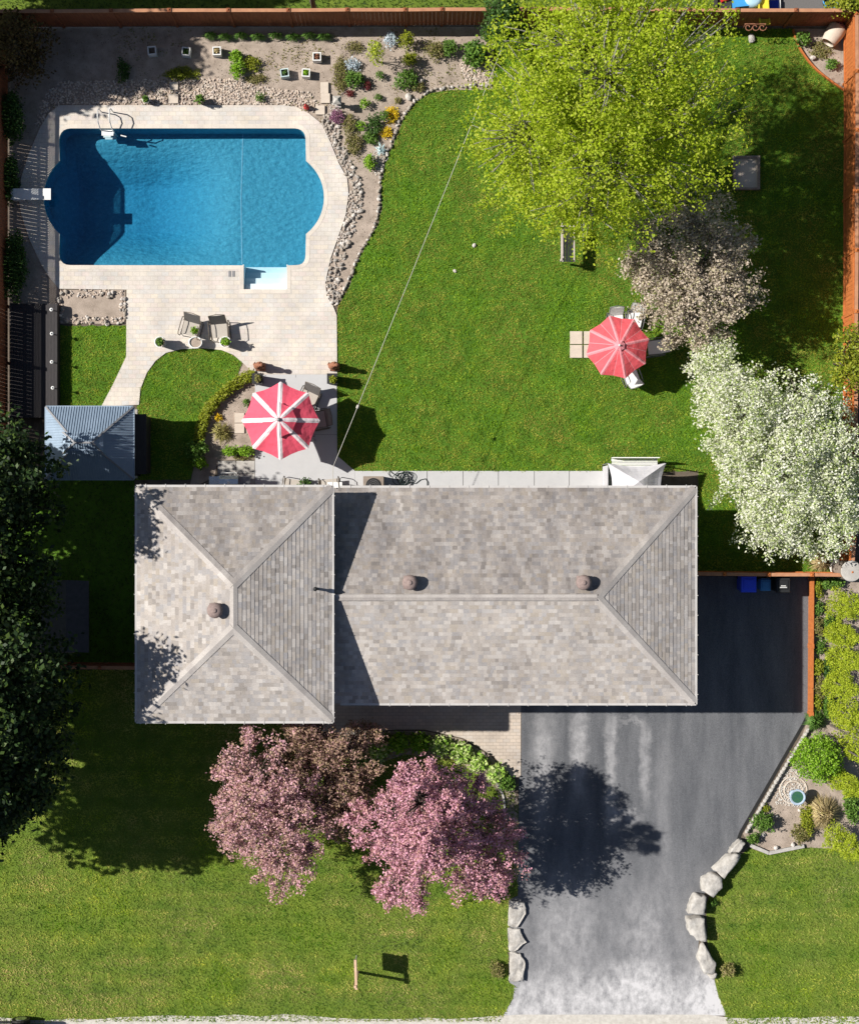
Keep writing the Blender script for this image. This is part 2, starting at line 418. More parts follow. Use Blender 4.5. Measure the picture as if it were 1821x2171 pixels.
M['cedar_post'] = mat('pale_timber', (.66, .46, .33), (.52, .34, .23), 6, .8)
M['limestone'] = mat('limestone', (.56, .535, .50), (.27, .25, .225), 4, .9, bmp=1.0, bscale=7, detail=9)
M['rock_white'] = mat('white_rock', (.66, .62, .58), (.46, .41, .37), 7, .9, bmp=.5, bscale=22)
M['river'] = island('river_stone', [(.34, .25, .20), (.56, .46, .38), (.46, .37, .30), (.66, .58, .50), (.38, .33, .30), (.60, .47, .38)], .8)
M['riverrock'] = island('border_rock', [(.26, .22, .19), (.44, .39, .34), (.33, .28, .25), (.54, .49, .44), (.29, .27, .25), (.48, .41, .35)], .85)
M['border_a'] = mat('tan_rock', (.47, .41, .35), (.3, .26, .22), 9, .9, bmp=.4)
M['border_b'] = mat('grey_rock', (.40, .37, .34), (.25, .23, .21), 9, .9, bmp=.4)
M['terracotta'] = mat('terracotta', (.34, .15, .09), (.2, .085, .05), 8, .85)
M['red_plastic'] = mat('red_plastic', (.55, .03, .03), (.42, .02, .02), 4, .4)
M['blue_bin'] = mat('blue_bin', (.035, .09, .85), (.03, .075, .75), 4, .45)
M['teal_bin'] = mat('pale_blue_bin', (.05, .22, .46), (.045, .18, .4), 4, .5)
M['black_bin'] = mat('black_bin', (.022, .024, .026), (.016, .017, .018), 4, .5)
M['toy_blue'] = mat('sky_blue_plastic', (.06, .33, .68), (.05, .28, .6), 4, .4)
M['toy_deep'] = mat('deep_blue_plastic', (.02, .06, .5), (.02, .05, .4), 4, .4)
M['toy_yellow'] = mat('yellow_plastic', (.75, .62, .06), (.65, .52, .05), 4, .4)
M['car_paint'] = mat('black_car_paint', (.012, .012, .014), (.01, .01, .011), 4, .18, spec=.6)
M['glass'] = mat('dark_glass', (.02, .025, .03), (.015, .02, .022), 4, .08, spec=.6)
M['tail'] = mat('tail_light', (.35, .02, .02), (.28, .015, .015), 4, .2)
M['brick_wall'] = mat('tan_brick', (.36, .24, .17), (.26, .17, .12), 12, .9)
M['siding'] = mat('grey_siding', (.42, .42, .43), (.36, .36, .37), 4, .8)
M['vent'] = mat('vent_metal', (.30, .23, .21), (.19, .14, .13), 14, .8)
M['metal_roof'] = mat('blue_grey_metal_roof', (.27, .345, .44), (.205, .27, .35), 2.5, .5, .15)
M['old_roof'] = mat('dark_felt_roof', (.075, .08, .1), (.05, .055, .07), 6, .85)
M['mesh_seat'] = mat('beige_mesh', (.46, .42, .37), (.38, .34, .3), 30, .85)
M['canvas'] = mat('white_canvas', (.58, .57, .60), (.48, .47, .51), 5, .8, bmp=.3, bscale=6)
M['rubber'] = mat('black_rubber', (.02, .02, .02), (.014, .014, .014), 6, .6)
M['hose'] = mat('green_hose', (.015, .03, .028), (.01, .02, .02), 6, .5)
M['wire'] = mat('cable', (.50, .47, .42), (.4, .38, .34), 6, .6)
M['pool_white'] = mat('white_fibreglass', (.86, .87, .87), (.82, .83, .83), 3, .4)
# leaves
M['maple'] = island('maple_leaf', [(.26, .37, .015), (.40, .52, .022), (.50, .60, .04), (.58, .63, .10)], .5, .5)
M['blossom'] = island('white_blossom', [(.28, .40, .09), (.46, .55, .20), (.68, .72, .46), (.86, .86, .72), (.90, .89, .82), (.80, .82, .62)], .6, .38)
M['bronze_leaf'] = island('bronze_leaf', [(.22, .175, .12), (.42, .345, .26), (.54, .455, .36), (.60, .51, .43), (.42, .41, .17)], .6, .2)
M['pink'] = island('pink_blossom', [(.20, .09, .08), (.52, .25, .28), (.72, .36, .47), (.80, .44, .56), (.62, .36, .36), (.42, .25, .18)], .6, .22)
M['pink_pale'] = island('dusty_pink_blossom', [(.21, .11, .095), (.53, .30, .28), (.68, .40, .44), (.73, .42, .51), (.52, .38, .25), (.42, .26, .19)], .6, .22)
M['pink_bronze'] = island('bronze_pink_leaf', [(.13, .08, .05), (.33, .225, .14), (.46, .30, .23), (.52, .30, .30), (.31, .26, .11)], .6, .2)
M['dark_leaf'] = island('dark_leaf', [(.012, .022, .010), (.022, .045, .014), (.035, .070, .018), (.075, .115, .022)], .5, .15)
M['brown_leaf'] = island('brown_twig_leaf', [(.05, .035, .012), (.10, .06, .02), (.14, .10, .03), (.10, .05, .02)], .7, .15)
M['cedar'] = island('golden_cedar', [(.17, .25, .012), (.28, .36, .016), (.37, .44, .025), (.46, .51, .05)], .6, .15)
M['lime'] = island('lime_leaf', [(.09, .20, .010), (.17, .34, .016), (.26, .45, .03), (.34, .52, .07)], .5, .25)
M['green'] = island('green_leaf', [(.05, .11, .016), (.09, .19, .025), (.14, .26, .04), (.2, .31, .07)], .5, .22)
M['deep_green'] = island('deep_green_leaf', [(.03, .07, .015), (.055, .12, .025), (.09, .17, .035)], .5, .2)
M['olive'] = island('olive_leaf', [(.12, .13, .035), (.2, .2, .05), (.27, .25, .09), (.3, .22, .12)], .6, .2)
M['yellow_green'] = island('yellow_green_leaf', [(.14, .19, .015), (.27, .31, .02), (.36, .37, .05)], .5, .25)
M['hosta'] = island('variegated_hosta', [(.16, .32, .03), (.32, .50, .08), (.52, .62, .22), (.62, .68, .36)], .5, .25)
M['silver'] = island('silver_blue_leaf', [(.30, .40, .42), (.46, .56, .62), (.62, .70, .76), (.70, .74, .82)], .6, .15)
M['agave'] = island('pale_agave', [(.30, .45, .47), (.46, .60, .62), (.6, .7, .7)], .5, .1)
M['yellow_flower'] = island('yellow_flower', [(.62, .36, .01), (.78, .52, .015), (.80, .60, .04), (.5, .42, .02)], .5, .2)
M['purple'] = island('purple_leaf', [(.16, .05, .10), (.30, .13, .22), (.40, .2, .3)], .6, .2)
M['crimson'] = island('crimson_leaf', [(.10, .015, .02), (.2, .03, .035), (.12, .05, .03)], .6, .2)
M['straw'] = island('straw_blade', [(.28, .20, .09), (.45, .34, .17), (.56, .45, .26), (.42, .37, .12)], .7, .15)
M['olive_blade'] = island('olive_blade', [(.16, .15, .04), (.30, .27, .08), (.42, .37, .16)], .7, .15)
M['green_blade'] = island('strap_leaf', [(.04, .10, .018), (.09, .19, .03), (.16, .27, .06)], .5, .2)
M['shingle'] = None
# ------------------------------------------------------------------ setting
def arc(a, b, sag, n=14):
    ax, ay = a; bx, by = b; mx, my = (ax + bx) / 2, (ay + by) / 2; c = math.hypot(bx - ax, by - ay) / 2
    Rr = (c * c + sag * sag) / (2 * abs(sag)); nx, ny = (by - ay) / (2 * c), -(bx - ax) / (2 * c); s = 1 if sag > 0 else -1
    ox, oy = mx - nx * s * (Rr - abs(sag)), my - ny * s * (Rr - abs(sag))
    a0 = math.atan2(ay - oy, ax - ox); a1 = math.atan2(by - oy, bx - ox); d = (a1 - a0 + math.pi) % (2 * math.pi) - math.pi
    return [(ox + Rr * math.cos(a0 + d * i / n), oy + Rr * math.sin(a0 + d * i / n)) for i in range(n + 1)]
def corner(p, q, r_, n=5):
    """round corner from p to q about control point r_"""
    return [((1 - t) ** 2 * p[0] + 2 * t * (1 - t) * r_[0] + t * t * q[0], (1 - t) ** 2 * p[1] + 2 * t * (1 - t) * r_[1] + t * t * q[1]) for t in [i / n for i in range(n + 1)]]
# pool outline in photo pixels, going round clockwise on the photo
pool_a = corner((126, 296), (150, 272), (128, 273)) + corner((625, 272), (648, 294), (647, 273)) + arc((649, 341), (649, 496), 38) + corner((648, 540), (628, 562), (648, 562))
pool_right_bottom = [(608, 562.5)]
pool_left = [(517, 562.5)] + corner((150, 562), (126, 538), (127, 562)) + arc((127, 496), (127, 341), 34)
step_pts = [(608, 613), (517, 613)]
outline = pool_a + pool_right_bottom + step_pts + pool_left
def grow(pts, d):
    n = len(pts); out = []; sgn = 1 if sum(pts[i - 1][0] * pts[i][1] - pts[i][0] * pts[i - 1][1] for i in range(n)) > 0 else -1
    for i in range(n):
        a, b, c = pts[i - 1], pts[i], pts[(i + 1) % n]
        n1 = Vector((b[1] - a[1], a[0] - b[0])).normalized(); n2 = Vector((c[1] - b[1], b[0] - c[0])).normalized(); q = n1 + n2
        if q.length < 1e-4: q = n1.copy()
        q = q.normalized(); k = min(1.5, 1 / max(.5, q.dot(n1))); out.append((b[0] + q.x * d * k * sgn, b[1] + q.y * d * k * sgn))
    return out
outline_g = PX(outline)
mb = MB(); mb.prism([[(-90, -90), (90, -90), (90, 90), (-90, 90)], PX(grow(outline, 6))], None, 0.0)
struct('ground', mb, M['ground'])
patio = [(126, 223), (600, 223), (628, 226), (655, 240), (682, 262), (700, 300), (718, 345), (736, 378), (739, 410), (733, 455), (716, 505), (700, 550), (690, 600), (693, 628), (706, 648), (714, 668), (715, 794), (540, 794), (518, 772), (495, 752), (470, 742), (430, 738), (385, 740), (352, 748), (330, 765), (312, 790), (298, 825), (295, 858), (215, 862), (240, 815), (268, 756), (269, 614), (126, 612), (108, 592), (88, 560), (62, 505), (46, 455), (40, 417), (46, 375), (62, 325), (86, 270), (104, 240)]
mb = MB(); mb.prism([PX(patio), PX(grow(outline, 8))], 0.0, .05); struct('patio', mb, M['paver'])
lawnA = [(118, 690), (269, 690), (269, 756), (240, 815), (214, 864), (118, 880)]
lawnB = [(290, 866), (296, 825), (312, 788), (331, 764), (352, 747), (400, 737), (470, 741), (515, 766), (500, 800), (462, 832), (432, 870), (421, 935), (404, 1017), (270, 1017)]
back = [(1046, 186), (960, 188), (915, 194), (886, 212), (856, 250), (838, 296), (818, 345), (809, 388), (811, 436), (800, 480), (776, 522), (756, 562), (742, 606), (715, 652), (715, 966), (752, 999), (1480, 999), (1480, 1212), (1792, 1214), (1792, 192), (1752, 164), (1722, 140), (1697, 104), (1682, 60), (1046, 60)]
front = [(-80, 1420), (300, 1420), (300, 1520), (590, 1520), (720, 1575), (760, 1560), (840, 1552), (900, 1552), (980, 1572), (1040, 1612), (1078, 1660), (1098, 1700), (1098, 1900), (1078, 1908), (1077, 2084), (1092, 2092), (1086, 2120), (1068, 2154), (1060, 2166), (-80, 2166)]
rightl = [(1590, 1798), (1628, 1812), (1705, 1797), (1760, 1800), (1900, 1830), (1900, 2172), (1542, 2172), (1518, 2100), (1516, 2060), (1500, 2000), (1497, 1920), (1520, 1868), (1566, 1815)]
def lawnmesh(polys, m, z=.006):
    mb = MB()
    for p in polys: mb.prism([PX(rag(p))], None, z)
    return mb
struct('lawn', lawnmesh([back], M['grass_soil']), M['grass_soil'])
struct('lawn', lawnmesh([lawnA, lawnB], M['grass_soil']), M['grass_soil'])
struct('lawn', lawnmesh([front, rightl], 0), M['dry_grass_soil'])
side = [(-60, 1018), (285, 1018), (285, 1418), (-60, 1418)]
struct('lawn', lawnmesh([side], 0), M['grass_soil'])
nb = [(-60, -60), (1900, -60), (1900, 18), (-60, 18)]
struct('lawn', lawnmesh([nb], 0), M['dry_grass_soil'])
out = [[(-2500, -2500), (4300, -2500), (4300, -62), (-2500, -62)], [(-2500, -60), (-62, -60), (-62, 2140), (-2500, 2140)], [(1902, -60), (4300, -60), (4300, 2140), (1902, 2140)]]
mb = MB()
for p in out: mb.prism([PX(p)], None, .005)
struct('lawn', mb, M['dry_grass_soil'])
# garden soil
bed_top = [(20, 56), (1046, 56), (1046, 190), (955, 190), (910, 197), (880, 217), (850, 256), (832, 300), (812, 350), (804, 388), (806, 436), (794, 480), (770, 522), (750, 562), (736, 604), (712, 640), (692, 628), (690, 600), (700, 550), (716, 505), (733, 455), (739, 410), (736, 378), (718, 345), (700, 300), (682, 262), (655, 240), (628, 226), (600, 223), (126, 223), (104, 240), (86, 270), (40, 417), (62, 505), (108, 592), (126, 612), (126, 690), (20, 690)]
mb = MB(); mb.prism([PX(bed_top)], None, .010)
mb.prism([PX([(128, 614), (266, 614), (266, 686), (128, 686)])], None, .012)
mb.prism([PX([(541, 796), (541, 974), (462, 976), (455, 1010), (400, 1040), (425, 932), (434, 872), (464, 834), (502, 802), (516, 770)])], None, .011)
mb.prism([PX([(1682, 60), (1697, 104), (1722, 140), (1752, 164), (1792, 192), (1792, 60)])], None, .010)
mb.prism([PX([(1716, 1222), (1900, 1222), (1900, 1830), (1760, 1800), (1705, 1797), (1628, 1812), (1590, 1798), (1575, 1768), (1640, 1660), (1700, 1560), (1717, 1513)])], None, .010)
mb.prism([PX([(720, 1575), (760, 1557), (840, 1550), (900, 1550), (980, 1568), (1044, 1606), (1082, 1655), (1098, 1700), (1098, 1880), (1072, 1750), (1068, 1700), (1040, 1660), (960, 1610), (860, 1600), (760, 1632)])], None, .012)
struct('garden_soil', mb, M['soil'])
# concrete
mb = MB(); mb.prism([PX([(541, 794), (714, 794), (715, 966), (752, 998), (752, 1062), (541, 1062)])], 0, .045)
for a, b in ((752, 905), (907, 981), (983, 1056), (1058, 1132), (1134, 1206), (1208, 1300), (1302, 1400)): mb.prism([PX([(a - .9, 998.5), (b, 998.5), (b, 1062), (a - .9, 1062)])], 0, .04)
struct('path', mb, M['concrete'])
mb = MB()
for a, b in ((462, 500), (501, 540)):
    for c, d in ((977, 1004), (1005, 1062)): mb.prism([PX([(a, c), (b, c), (b, d), (a, d)])], 0, .035)
struct('path', mb, M['old_concrete'])
mb = MB(); mb.beam(P(541, 921, .047), P(715, 921, .047), .012, .003); mb.beam(P(627, 794, .047), P(627, 800, .047), .012, .003); struct('path_joint', mb, M['joint'])
mb = MB(); mb.prism([PX([(590, 1505), (1104, 1440), (1104, 1646), (1086, 1650), (1046, 1603), (982, 1565), (900, 1547), (840, 1547), (760, 1554), (700, 1575), (640, 1570)])], 0, .03)
struct('path', mb, M['front_paver'])
# driveway with worn tyre marks and salt bloom near the road
m, nt, b = nodes('driveway_asphalt')
tc = nt.nodes.new('ShaderNodeTexCoord'); sx = nt.nodes.new('ShaderNodeSeparateXYZ'); nt.links.new(tc.outputs['Object'], sx.inputs[0])
wob = noise(nt, 1.6, 5, .7); wv = math_(nt, 'MULTIPLY', math_(nt, 'SUBTRACT', wob.outputs[0], .5), 1.7)
XX = math_(nt, 'ADD', sx.outputs[0], math_(nt, 'MULTIPLY', wv, .35)); YY = math_(nt, 'ADD', sx.outputs[1], wv)
def soft(u0, u1, v0, v1, su, sv):
    def step(x, c, s):
        n = nt.nodes.new('ShaderNodeMapRange'); n.interpolation_type = 'SMOOTHSTEP'; nt.links.new(x, n.inputs[0]); n.inputs[1].default_value = c - s; n.inputs[2].default_value = c + s; return n.outputs[0]
    x0, x1, y0, y1 = (u0 - CU) / S, (u1 - CU) / S, (CV - v1) / S, (CV - v0) / S
    a = math_(nt, 'MULTIPLY', step(XX, x0, su), math_(nt, 'SUBTRACT', 1.0, step(XX, x1, su))); c = math_(nt, 'MULTIPLY', step(YY, y0, sv), math_(nt, 'SUBTRACT', 1.0, step(YY, y1, sv)))
    return math_(nt, 'MULTIPLY', a, c)
tot = None
for args, k in (((1130, 1170, 1520, 1740, .3, 1.2), .6), ((1395, 1420, 1560, 1860, .3, 1.5), .25), ((1150, 1250, 1860, 2080, .6, 1.6), .3), ((1330, 1400, 1900, 2080, .5, 1.2), .3), ((1212, 1242, 1515, 1690, .2, .8), .7), ((1284, 1306, 1530, 1760, .12, .5), .55), ((1358, 1378, 1530, 1700, .14, .5), .5), ((1296, 1368, 1522, 1538, .2, .12), .3), ((1040, 1560, 2085, 2250, .6, .9), .95), ((1290, 1420, 2045, 2120, .9, .7), .5), ((1470, 1540, 2040, 2200, .35, 1.0), .8), ((1060, 1500, 1890, 2200, 1.5, 2.2), .28), ((1300, 1360, 1720, 1745, .4, .15), .4)):
    q = math_(nt, 'MULTIPLY', soft(*args), k); tot = q if tot is None else math_(nt, 'ADD', tot, q)
dn = noise(nt, 2.4, 10, .74, stretch=(1.3, .75, 1)); dr = ramp(nt, [(.34, (.2, .2, .2)), (.7, (1, 1, 1))]); nt.links.new(dn.outputs[0], dr.inputs[0])
fac = math_(nt, 'MULTIPLY', tot, dr.outputs[0]); fac.node.use_clamp = True
n1 = noise(nt, .9, 7, .66, stretch=(1.9, .38, 1)); r1 = ramp(nt, [(.3, (.080, .084, .094)), (.7, (.150, .153, .164))]); nt.links.new(n1.outputs[0], r1.inputs[0])
n2 = noise(nt, 45, 4, .8); r2 = ramp(nt, [(.3, (.5, .5, .5)), (.7, (1.5, 1.5, 1.5))]); nt.links.new(n2.outputs[0], r2.inputs[0])
c = mix(nt, fac, mix(nt, 1.0, r1.outputs[0], r2.outputs[0], 'MULTIPLY'), (.54, .53, .54))
nt.links.new(c, b.inputs['Base Color']); b.inputs['Roughness'].default_value = .85; b.inputs['Specular IOR Level'].default_value = .25; bump(nt, b, n2.outputs[0], .3, .01)
M['asphalt'] = m
drive = [(1104, 1440), (1480, 1440), (1480, 1222), (1715, 1222), (1716, 1513), (1706, 1534), (1570, 1768), (1562, 1800), (1490, 1900), (1480, 2010), (1512, 2070), (1522, 2110), (1540, 2154), (1066, 2154), (1088, 2118), (1090, 2090), (1080, 2084), (1080, 1908), (1098, 1900), (1100, 1650), (1104, 1646)]
mb = MB(); mb.prism([PX(drive)], None, .008); struct('driveway', mb, M['asphalt'])
mb = MB(); e = [(1717, 1515), (1707, 1536), (1640, 1652), (1574, 1766), (1566, 1790)]
for a, c in zip(e[:-1], e[1:]): mb.beam(P(a[0] - 4, a[1], .012), P(c[0] - 4, c[1], .012), .11, .01)
struct('driveway_edge', mb, M['rubber'])
rd = [(-3000, 2149)]
for k, u in enumerate(range(-100, 1951, 50)):
    rd.append((u, (2160 if u < 300 else 2153 if u < 640 else 2158) + random.uniform(-4, 4) if not 1060 < u < 1545 else 2152))
rd += [(4700, 2149), (4700, 2186), (-3000, 2186)]
mb = MB(); mb.prism([PX(rd)], None, .012); struct('road_shoulder', mb, M['shoulder'])
mb = MB(); mb.prism([PX([(-3000, 2186), (4700, 2186), (4700, 2560), (-3000, 2560)])], None, .009); struct('road', mb, M['road'])
# ------------------------------------------------------------------ pool
pool = thing('swimming_pool', 'blue lined swimming pool with bulged ends set in pale paving', 'swimming pool', (*P(387, 417)[:2], 0))
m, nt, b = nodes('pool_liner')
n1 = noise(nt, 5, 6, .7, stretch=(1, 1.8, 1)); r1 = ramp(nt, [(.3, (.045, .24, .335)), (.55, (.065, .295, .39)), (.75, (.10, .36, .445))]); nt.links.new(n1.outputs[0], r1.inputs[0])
vo = N(nt, 'ShaderNodeTexVoronoi', feature='DISTANCE_TO_EDGE', _Scale=6.5); tc = nt.nodes.new('ShaderNodeTexCoord'); wn = noise(nt, 3, 3, .6)  # mottling and pale cell edges imitate caustic light in the liner colour
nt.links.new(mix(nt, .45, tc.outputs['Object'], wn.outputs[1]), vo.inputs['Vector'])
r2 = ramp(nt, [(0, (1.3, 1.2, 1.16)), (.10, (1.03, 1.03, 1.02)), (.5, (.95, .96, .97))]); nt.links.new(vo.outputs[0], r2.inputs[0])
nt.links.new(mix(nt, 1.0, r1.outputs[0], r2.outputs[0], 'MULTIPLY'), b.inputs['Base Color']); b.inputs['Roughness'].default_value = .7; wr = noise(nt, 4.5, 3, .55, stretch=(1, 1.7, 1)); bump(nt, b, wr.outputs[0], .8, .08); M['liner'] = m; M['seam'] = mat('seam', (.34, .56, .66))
def depth(u, v):
    def sm(x, a, c): t = min(1, max(0, (x - a) / (c - a))); return t * t * (3 - 2 * t)
    dx = sm(u, 95, 150) * (1 - sm(u, 300, 505)); cy = sm(v, 268, 400) * (1 - sm(v, 450, 575))
    return .85 + 1.05 * min(dx, 1) * min(1, cy * 1.1)
mb = MB(); nu, nv = 78, 40; vs = []
for j in range(nv + 1):
    for i in range(nu + 1):
        u = 70 + 640 * i / nu; v = 262 + 310 * j / nv; x, y, _ = P(u, v); vs.append((x, y, -depth(u, v)))
mb.add(vs, [(j * (nu + 1) + i, (j + 1) * (nu + 1) + i, (j + 1) * (nu + 1) + i + 1, j * (nu + 1) + i + 1) for j in range(nv) for i in range(nu)])
wl = PX(pool_left[::-1][:0] + pool_left + pool_a + pool_right_bottom); k = len(wl)
mb.add([(x, y, .03) for x, y in wl] + [(x, y, -2.2) for x, y in wl], [(i, i + 1, k + i + 1, k + i) for i in range(k - 1)])
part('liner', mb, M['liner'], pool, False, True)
mb = MB(); mb.beam(P(515, 276, -.846), P(511, 420, -.846), .035, .008); mb.beam(P(511, 420, -.846), P(513, 560, -.846), .035, .008); part('floor_seam', mb, M['seam'], pool, world=True)
mb = MB(); mb.prism([PX(grow(outline, 9)), PX(outline)], .02, .056); part('coping', mb, M['coping'], pool, world=True)
mb = MB(); xs0, xs1 = P(517, 0)[0], P(608, 0)[0]; y0 = P(0, 613)[1]; y1 = P(0, 560)[1]; dy = (y1 - y0) / 4
for i in range(4): mb.box(((xs0 + xs1) / 2, y0 + dy * (i + .5), -.16 - .17 * i - .5), (xs1 - xs0 - .02, dy + .001 * i, 1.0))
for x, d in ((xs0 - .015, 1), (xs1 + .015, 1)): mb.box((x, (y0 + y1) / 2 - .02, -.5), (.03, y1 - y0 + .02, 1.06))
mb.box(((xs0 + xs1) / 2, y0 - .02, -.5), (xs1 - xs0 + .06, .04, 1.06)); part('steps', mb, M['pool_white'], pool, world=True)
mb = MB()
for u in (487, 495): mb = MB(); mb.box(P(u, 580, .056), (.085, .21, .012)); part('skimmer_lid', mb, M['grey'], pool, world=True)
m, nt, b = nodes('pool_water'); nt.nodes.remove(b)
tr = nt.nodes.new('ShaderNodeBsdfTransparent'); tr.inputs[0].default_value = (.93, .98, 1, 1)
gl = nt.nodes.new('ShaderNodeBsdfGlossy'); gl.inputs['Roughness'].default_value = .05; fr = N(nt, 'ShaderNodeFresnel', _IOR=1.33)
wn = noise(nt, 3.5, 3, .6); bp = N(nt, 'ShaderNodeBump', _Strength=.25, _Distance=.03); nt.links.new(wn.outputs[0], bp.inputs['Height'])
nt.links.new(bp.outputs[0], fr.inputs['Normal']); nt.links.new(bp.outputs[0], gl.inputs['Normal'])
ms = nt.nodes.new('ShaderNodeMixShader'); nt.links.new(fr.outputs[0], ms.inputs[0]); nt.links.new(tr.outputs[0], ms.inputs[1]); nt.links.new(gl.outputs[0], ms.inputs[2])
nt.links.new(ms.outputs[0], nt.nodes['Material Output'].inputs[0])
va = N(nt, 'ShaderNodeVolumeAbsorption', _Density=.42); va.inputs[0].default_value = (.10, .66, .86, 1); nt.links.new(va.outputs[0], nt.nodes['Material Output'].inputs['Volume'])
mb = MB(); mb.prism([PX(grow(outline, 1.5))], -2.6, -.09); n = len(outline); mb.add([(x, y, -2.6) for x, y in PX(grow(outline, 1.5))], [tuple(range(n))])
struct('water', mb, m)
# diving board
db = thing('diving_board', 'white diving board jutting over the shaded end of the pool', 'diving board', P(70, 417))
mb = MB(); mb.box((.05, 0, .5), (1.42, .4, .05)); part('board', mb, M['white'], db)
mb = MB(); mb.box((-.45, 0, .27), (.35, .34, .42)); mb.box((-.1, 0, .25), (.12, .34, .40)); part('stand', mb, M['white_metal'], db)
# ladder
ld = thing('pool_ladder', 'chrome and white pool ladder at the deep end', 'ladder', P(228, 272))
for s in (-.2, .22):
    mb = MB(); mb.tube([(s, .58, .04), (s, .58, .55), (s, .5, .72), (s, .3, .78), (s, .08, .7), (s, -.06, .4), (s, -.1, -.2), (s, -.1, -.85)], .022, 7); part('handrail', mb, M['white_metal'], ld, True)
mb = MB()
for z in (.05, -.25, -.55): mb = MB(); mb.box((.01, -.16, z), (.42, .2, .03)); part('tread', mb, M['white'], ld)
mb = MB(); mb.tube([P(256, 286, -.085), P(268, 289, -.085)], .022, 6); solo('pool_thermometer', 'small white floating stick beside the pool ladder', 'thermometer', mb, M['white'], P(262, 288, -.085))
#==PART3==
# ------------------------------------------------------------------ house
M['gutter'] = mat('gutter_metal', (.52, .50, .48), (.42, .40, .39), 3, .5)
def shingle_mat(name, cols):
    m, nt, b = nodes(name)
    g = nt.nodes.new('ShaderNodeNewGeometry'); r = ramp(nt, [(i / (len(cols) - 1), c) for i, c in enumerate(cols)]); nt.links.new(g.outputs['Random Per Island'], r.inputs[0])
    n = noise(nt, .5, 7, .68, stretch=(1.9, .6, 1)); rr = ramp(nt, [(.32, (.82, .815, .82)), (.62, (1.06, 1.06, 1.06))]); nt.links.new(n.outputs[0], rr.inputs[0])
    n2 = noise(nt, 30, 3, .6); r2 = ramp(nt, [(.3, (.86, .86, .86)), (.7, (1.12, 1.12, 1.12))]); nt.links.new(n2.outputs[0], r2.inputs[0])
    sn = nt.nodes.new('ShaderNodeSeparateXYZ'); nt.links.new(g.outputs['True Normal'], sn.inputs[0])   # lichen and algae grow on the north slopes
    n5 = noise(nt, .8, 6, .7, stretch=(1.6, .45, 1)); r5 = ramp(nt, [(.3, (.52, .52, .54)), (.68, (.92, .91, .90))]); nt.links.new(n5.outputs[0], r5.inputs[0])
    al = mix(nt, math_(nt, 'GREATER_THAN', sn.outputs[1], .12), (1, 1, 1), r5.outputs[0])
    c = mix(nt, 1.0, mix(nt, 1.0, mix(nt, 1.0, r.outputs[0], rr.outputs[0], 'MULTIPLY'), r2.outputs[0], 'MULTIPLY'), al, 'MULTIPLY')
    nt.links.new(c, b.inputs['Base Color']); b.inputs['Roughness'].default_value = .95; b.inputs['Specular IOR Level'].default_value = .1
    return m
M['shingle'] = shingle_mat('roof_shingle', [(0.273, 0.249, 0.232), (0.354, 0.319, 0.291), (0.407, 0.368, 0.339), (0.319, 0.301, 0.295), (0.453, 0.413, 0.381), (0.378, 0.333, 0.287), (0.337, 0.322, 0.322), (0.488, 0.453, 0.424), (0.390, 0.357, 0.333)])
M['cap_shingle'] = shingle_mat('cap_shingle', [(.42, .388, .362), (.45, .418, .392), (.40, .368, .348), (.47, .438, .412)])
def slope(mb, A, B, C, D, th=.013, course=.135, seed=1):
    A, B, C, D = map(Vector, (A, B, C, D)); r = random.Random(seed); ax = (B - A).normalized(); Lw = (B - A).length
    up = (D - A) - ax * (D - A).dot(ax); sl_ = up.length; upn = up.normalized(); nrm = ax.cross(upn); n = max(1, round(sl_ / course))
    l1, r1 = (D - A).dot(ax), (C - A).dot(ax); pt = lambda x, t, l: A + ax * x + upn * (sl_ * t) + nrm * l
    for i in range(n):
        t0, t1 = i / n, (i + 1) / n; la, ra, lb, rb = l1 * t0, Lw + (r1 - Lw) * t0, l1 * t1, Lw + (r1 - Lw) * t1
        x = -r.uniform(0, .3)
        while x < Lw:
            wd = r.choice((.1, .12, .14, .17, .2, .26)) * r.uniform(.9, 1.1); a, b_ = x, x + wd; x = b_
            a0, b0 = max(a, la), min(b_, ra); a1, b1 = min(max(a, lb), rb), max(min(b_, rb), lb)
            if b0 - a0 < .002: continue
            tk = th * r.uniform(.75, 1.25)
            mb.add([pt(a0, t0, tk), pt(b0, t0, tk), pt(b1, t1, .003), pt(a1, t1, .003), pt(a0, t0, -.004), pt(b0, t0, -.004)], [(0, 1, 2, 3), (4, 5, 1, 0)])
def caps(mb, a, b, n1, n2, wd=.15, step=.3, seed=0, lift=.026):
    """overlapping cap shingles folded over a hip or ridge"""
    a, b = Vector(a), Vector(b); d = (b - a); L = d.length; d.normalize(); n1, n2 = Vector(n1).normalized(), Vector(n2).normalized()
    s1 = d.cross(n1).normalized(); s2 = n2.cross(d).normalized(); k = int(L / step)
    for i in range(k):
        p, q = a + d * (i * L / k), a + d * ((i + 1) * L / k); up = (n1 + n2).normalized()
        vs = []
        for pt, l in ((p, lift), (q, lift)): vs += [pt + s1 * wd + n1 * l, pt + up * (l + .008), pt + s2 * wd + n2 * l]
        vs += [p + s1 * wd, p + s2 * wd, q + s1 * wd, q + s2 * wd]
        mb.add(vs, [(0, 1, 4, 3), (1, 2, 5, 4), (0, 3, 8, 6), (2, 7, 9, 5)] + ([(0, 6, 7, 2, 1)] if i == 0 else []))
def nrm(a, b, c): a, b, c = Vector(a), Vector(b), Vector(c); n = (b - a).cross(c - a); return n if n.z > 0 else -n
house = thing('house', 'split level house with grey shingled hip roofs at two heights', 'house', (-.3, -2.8, 0))
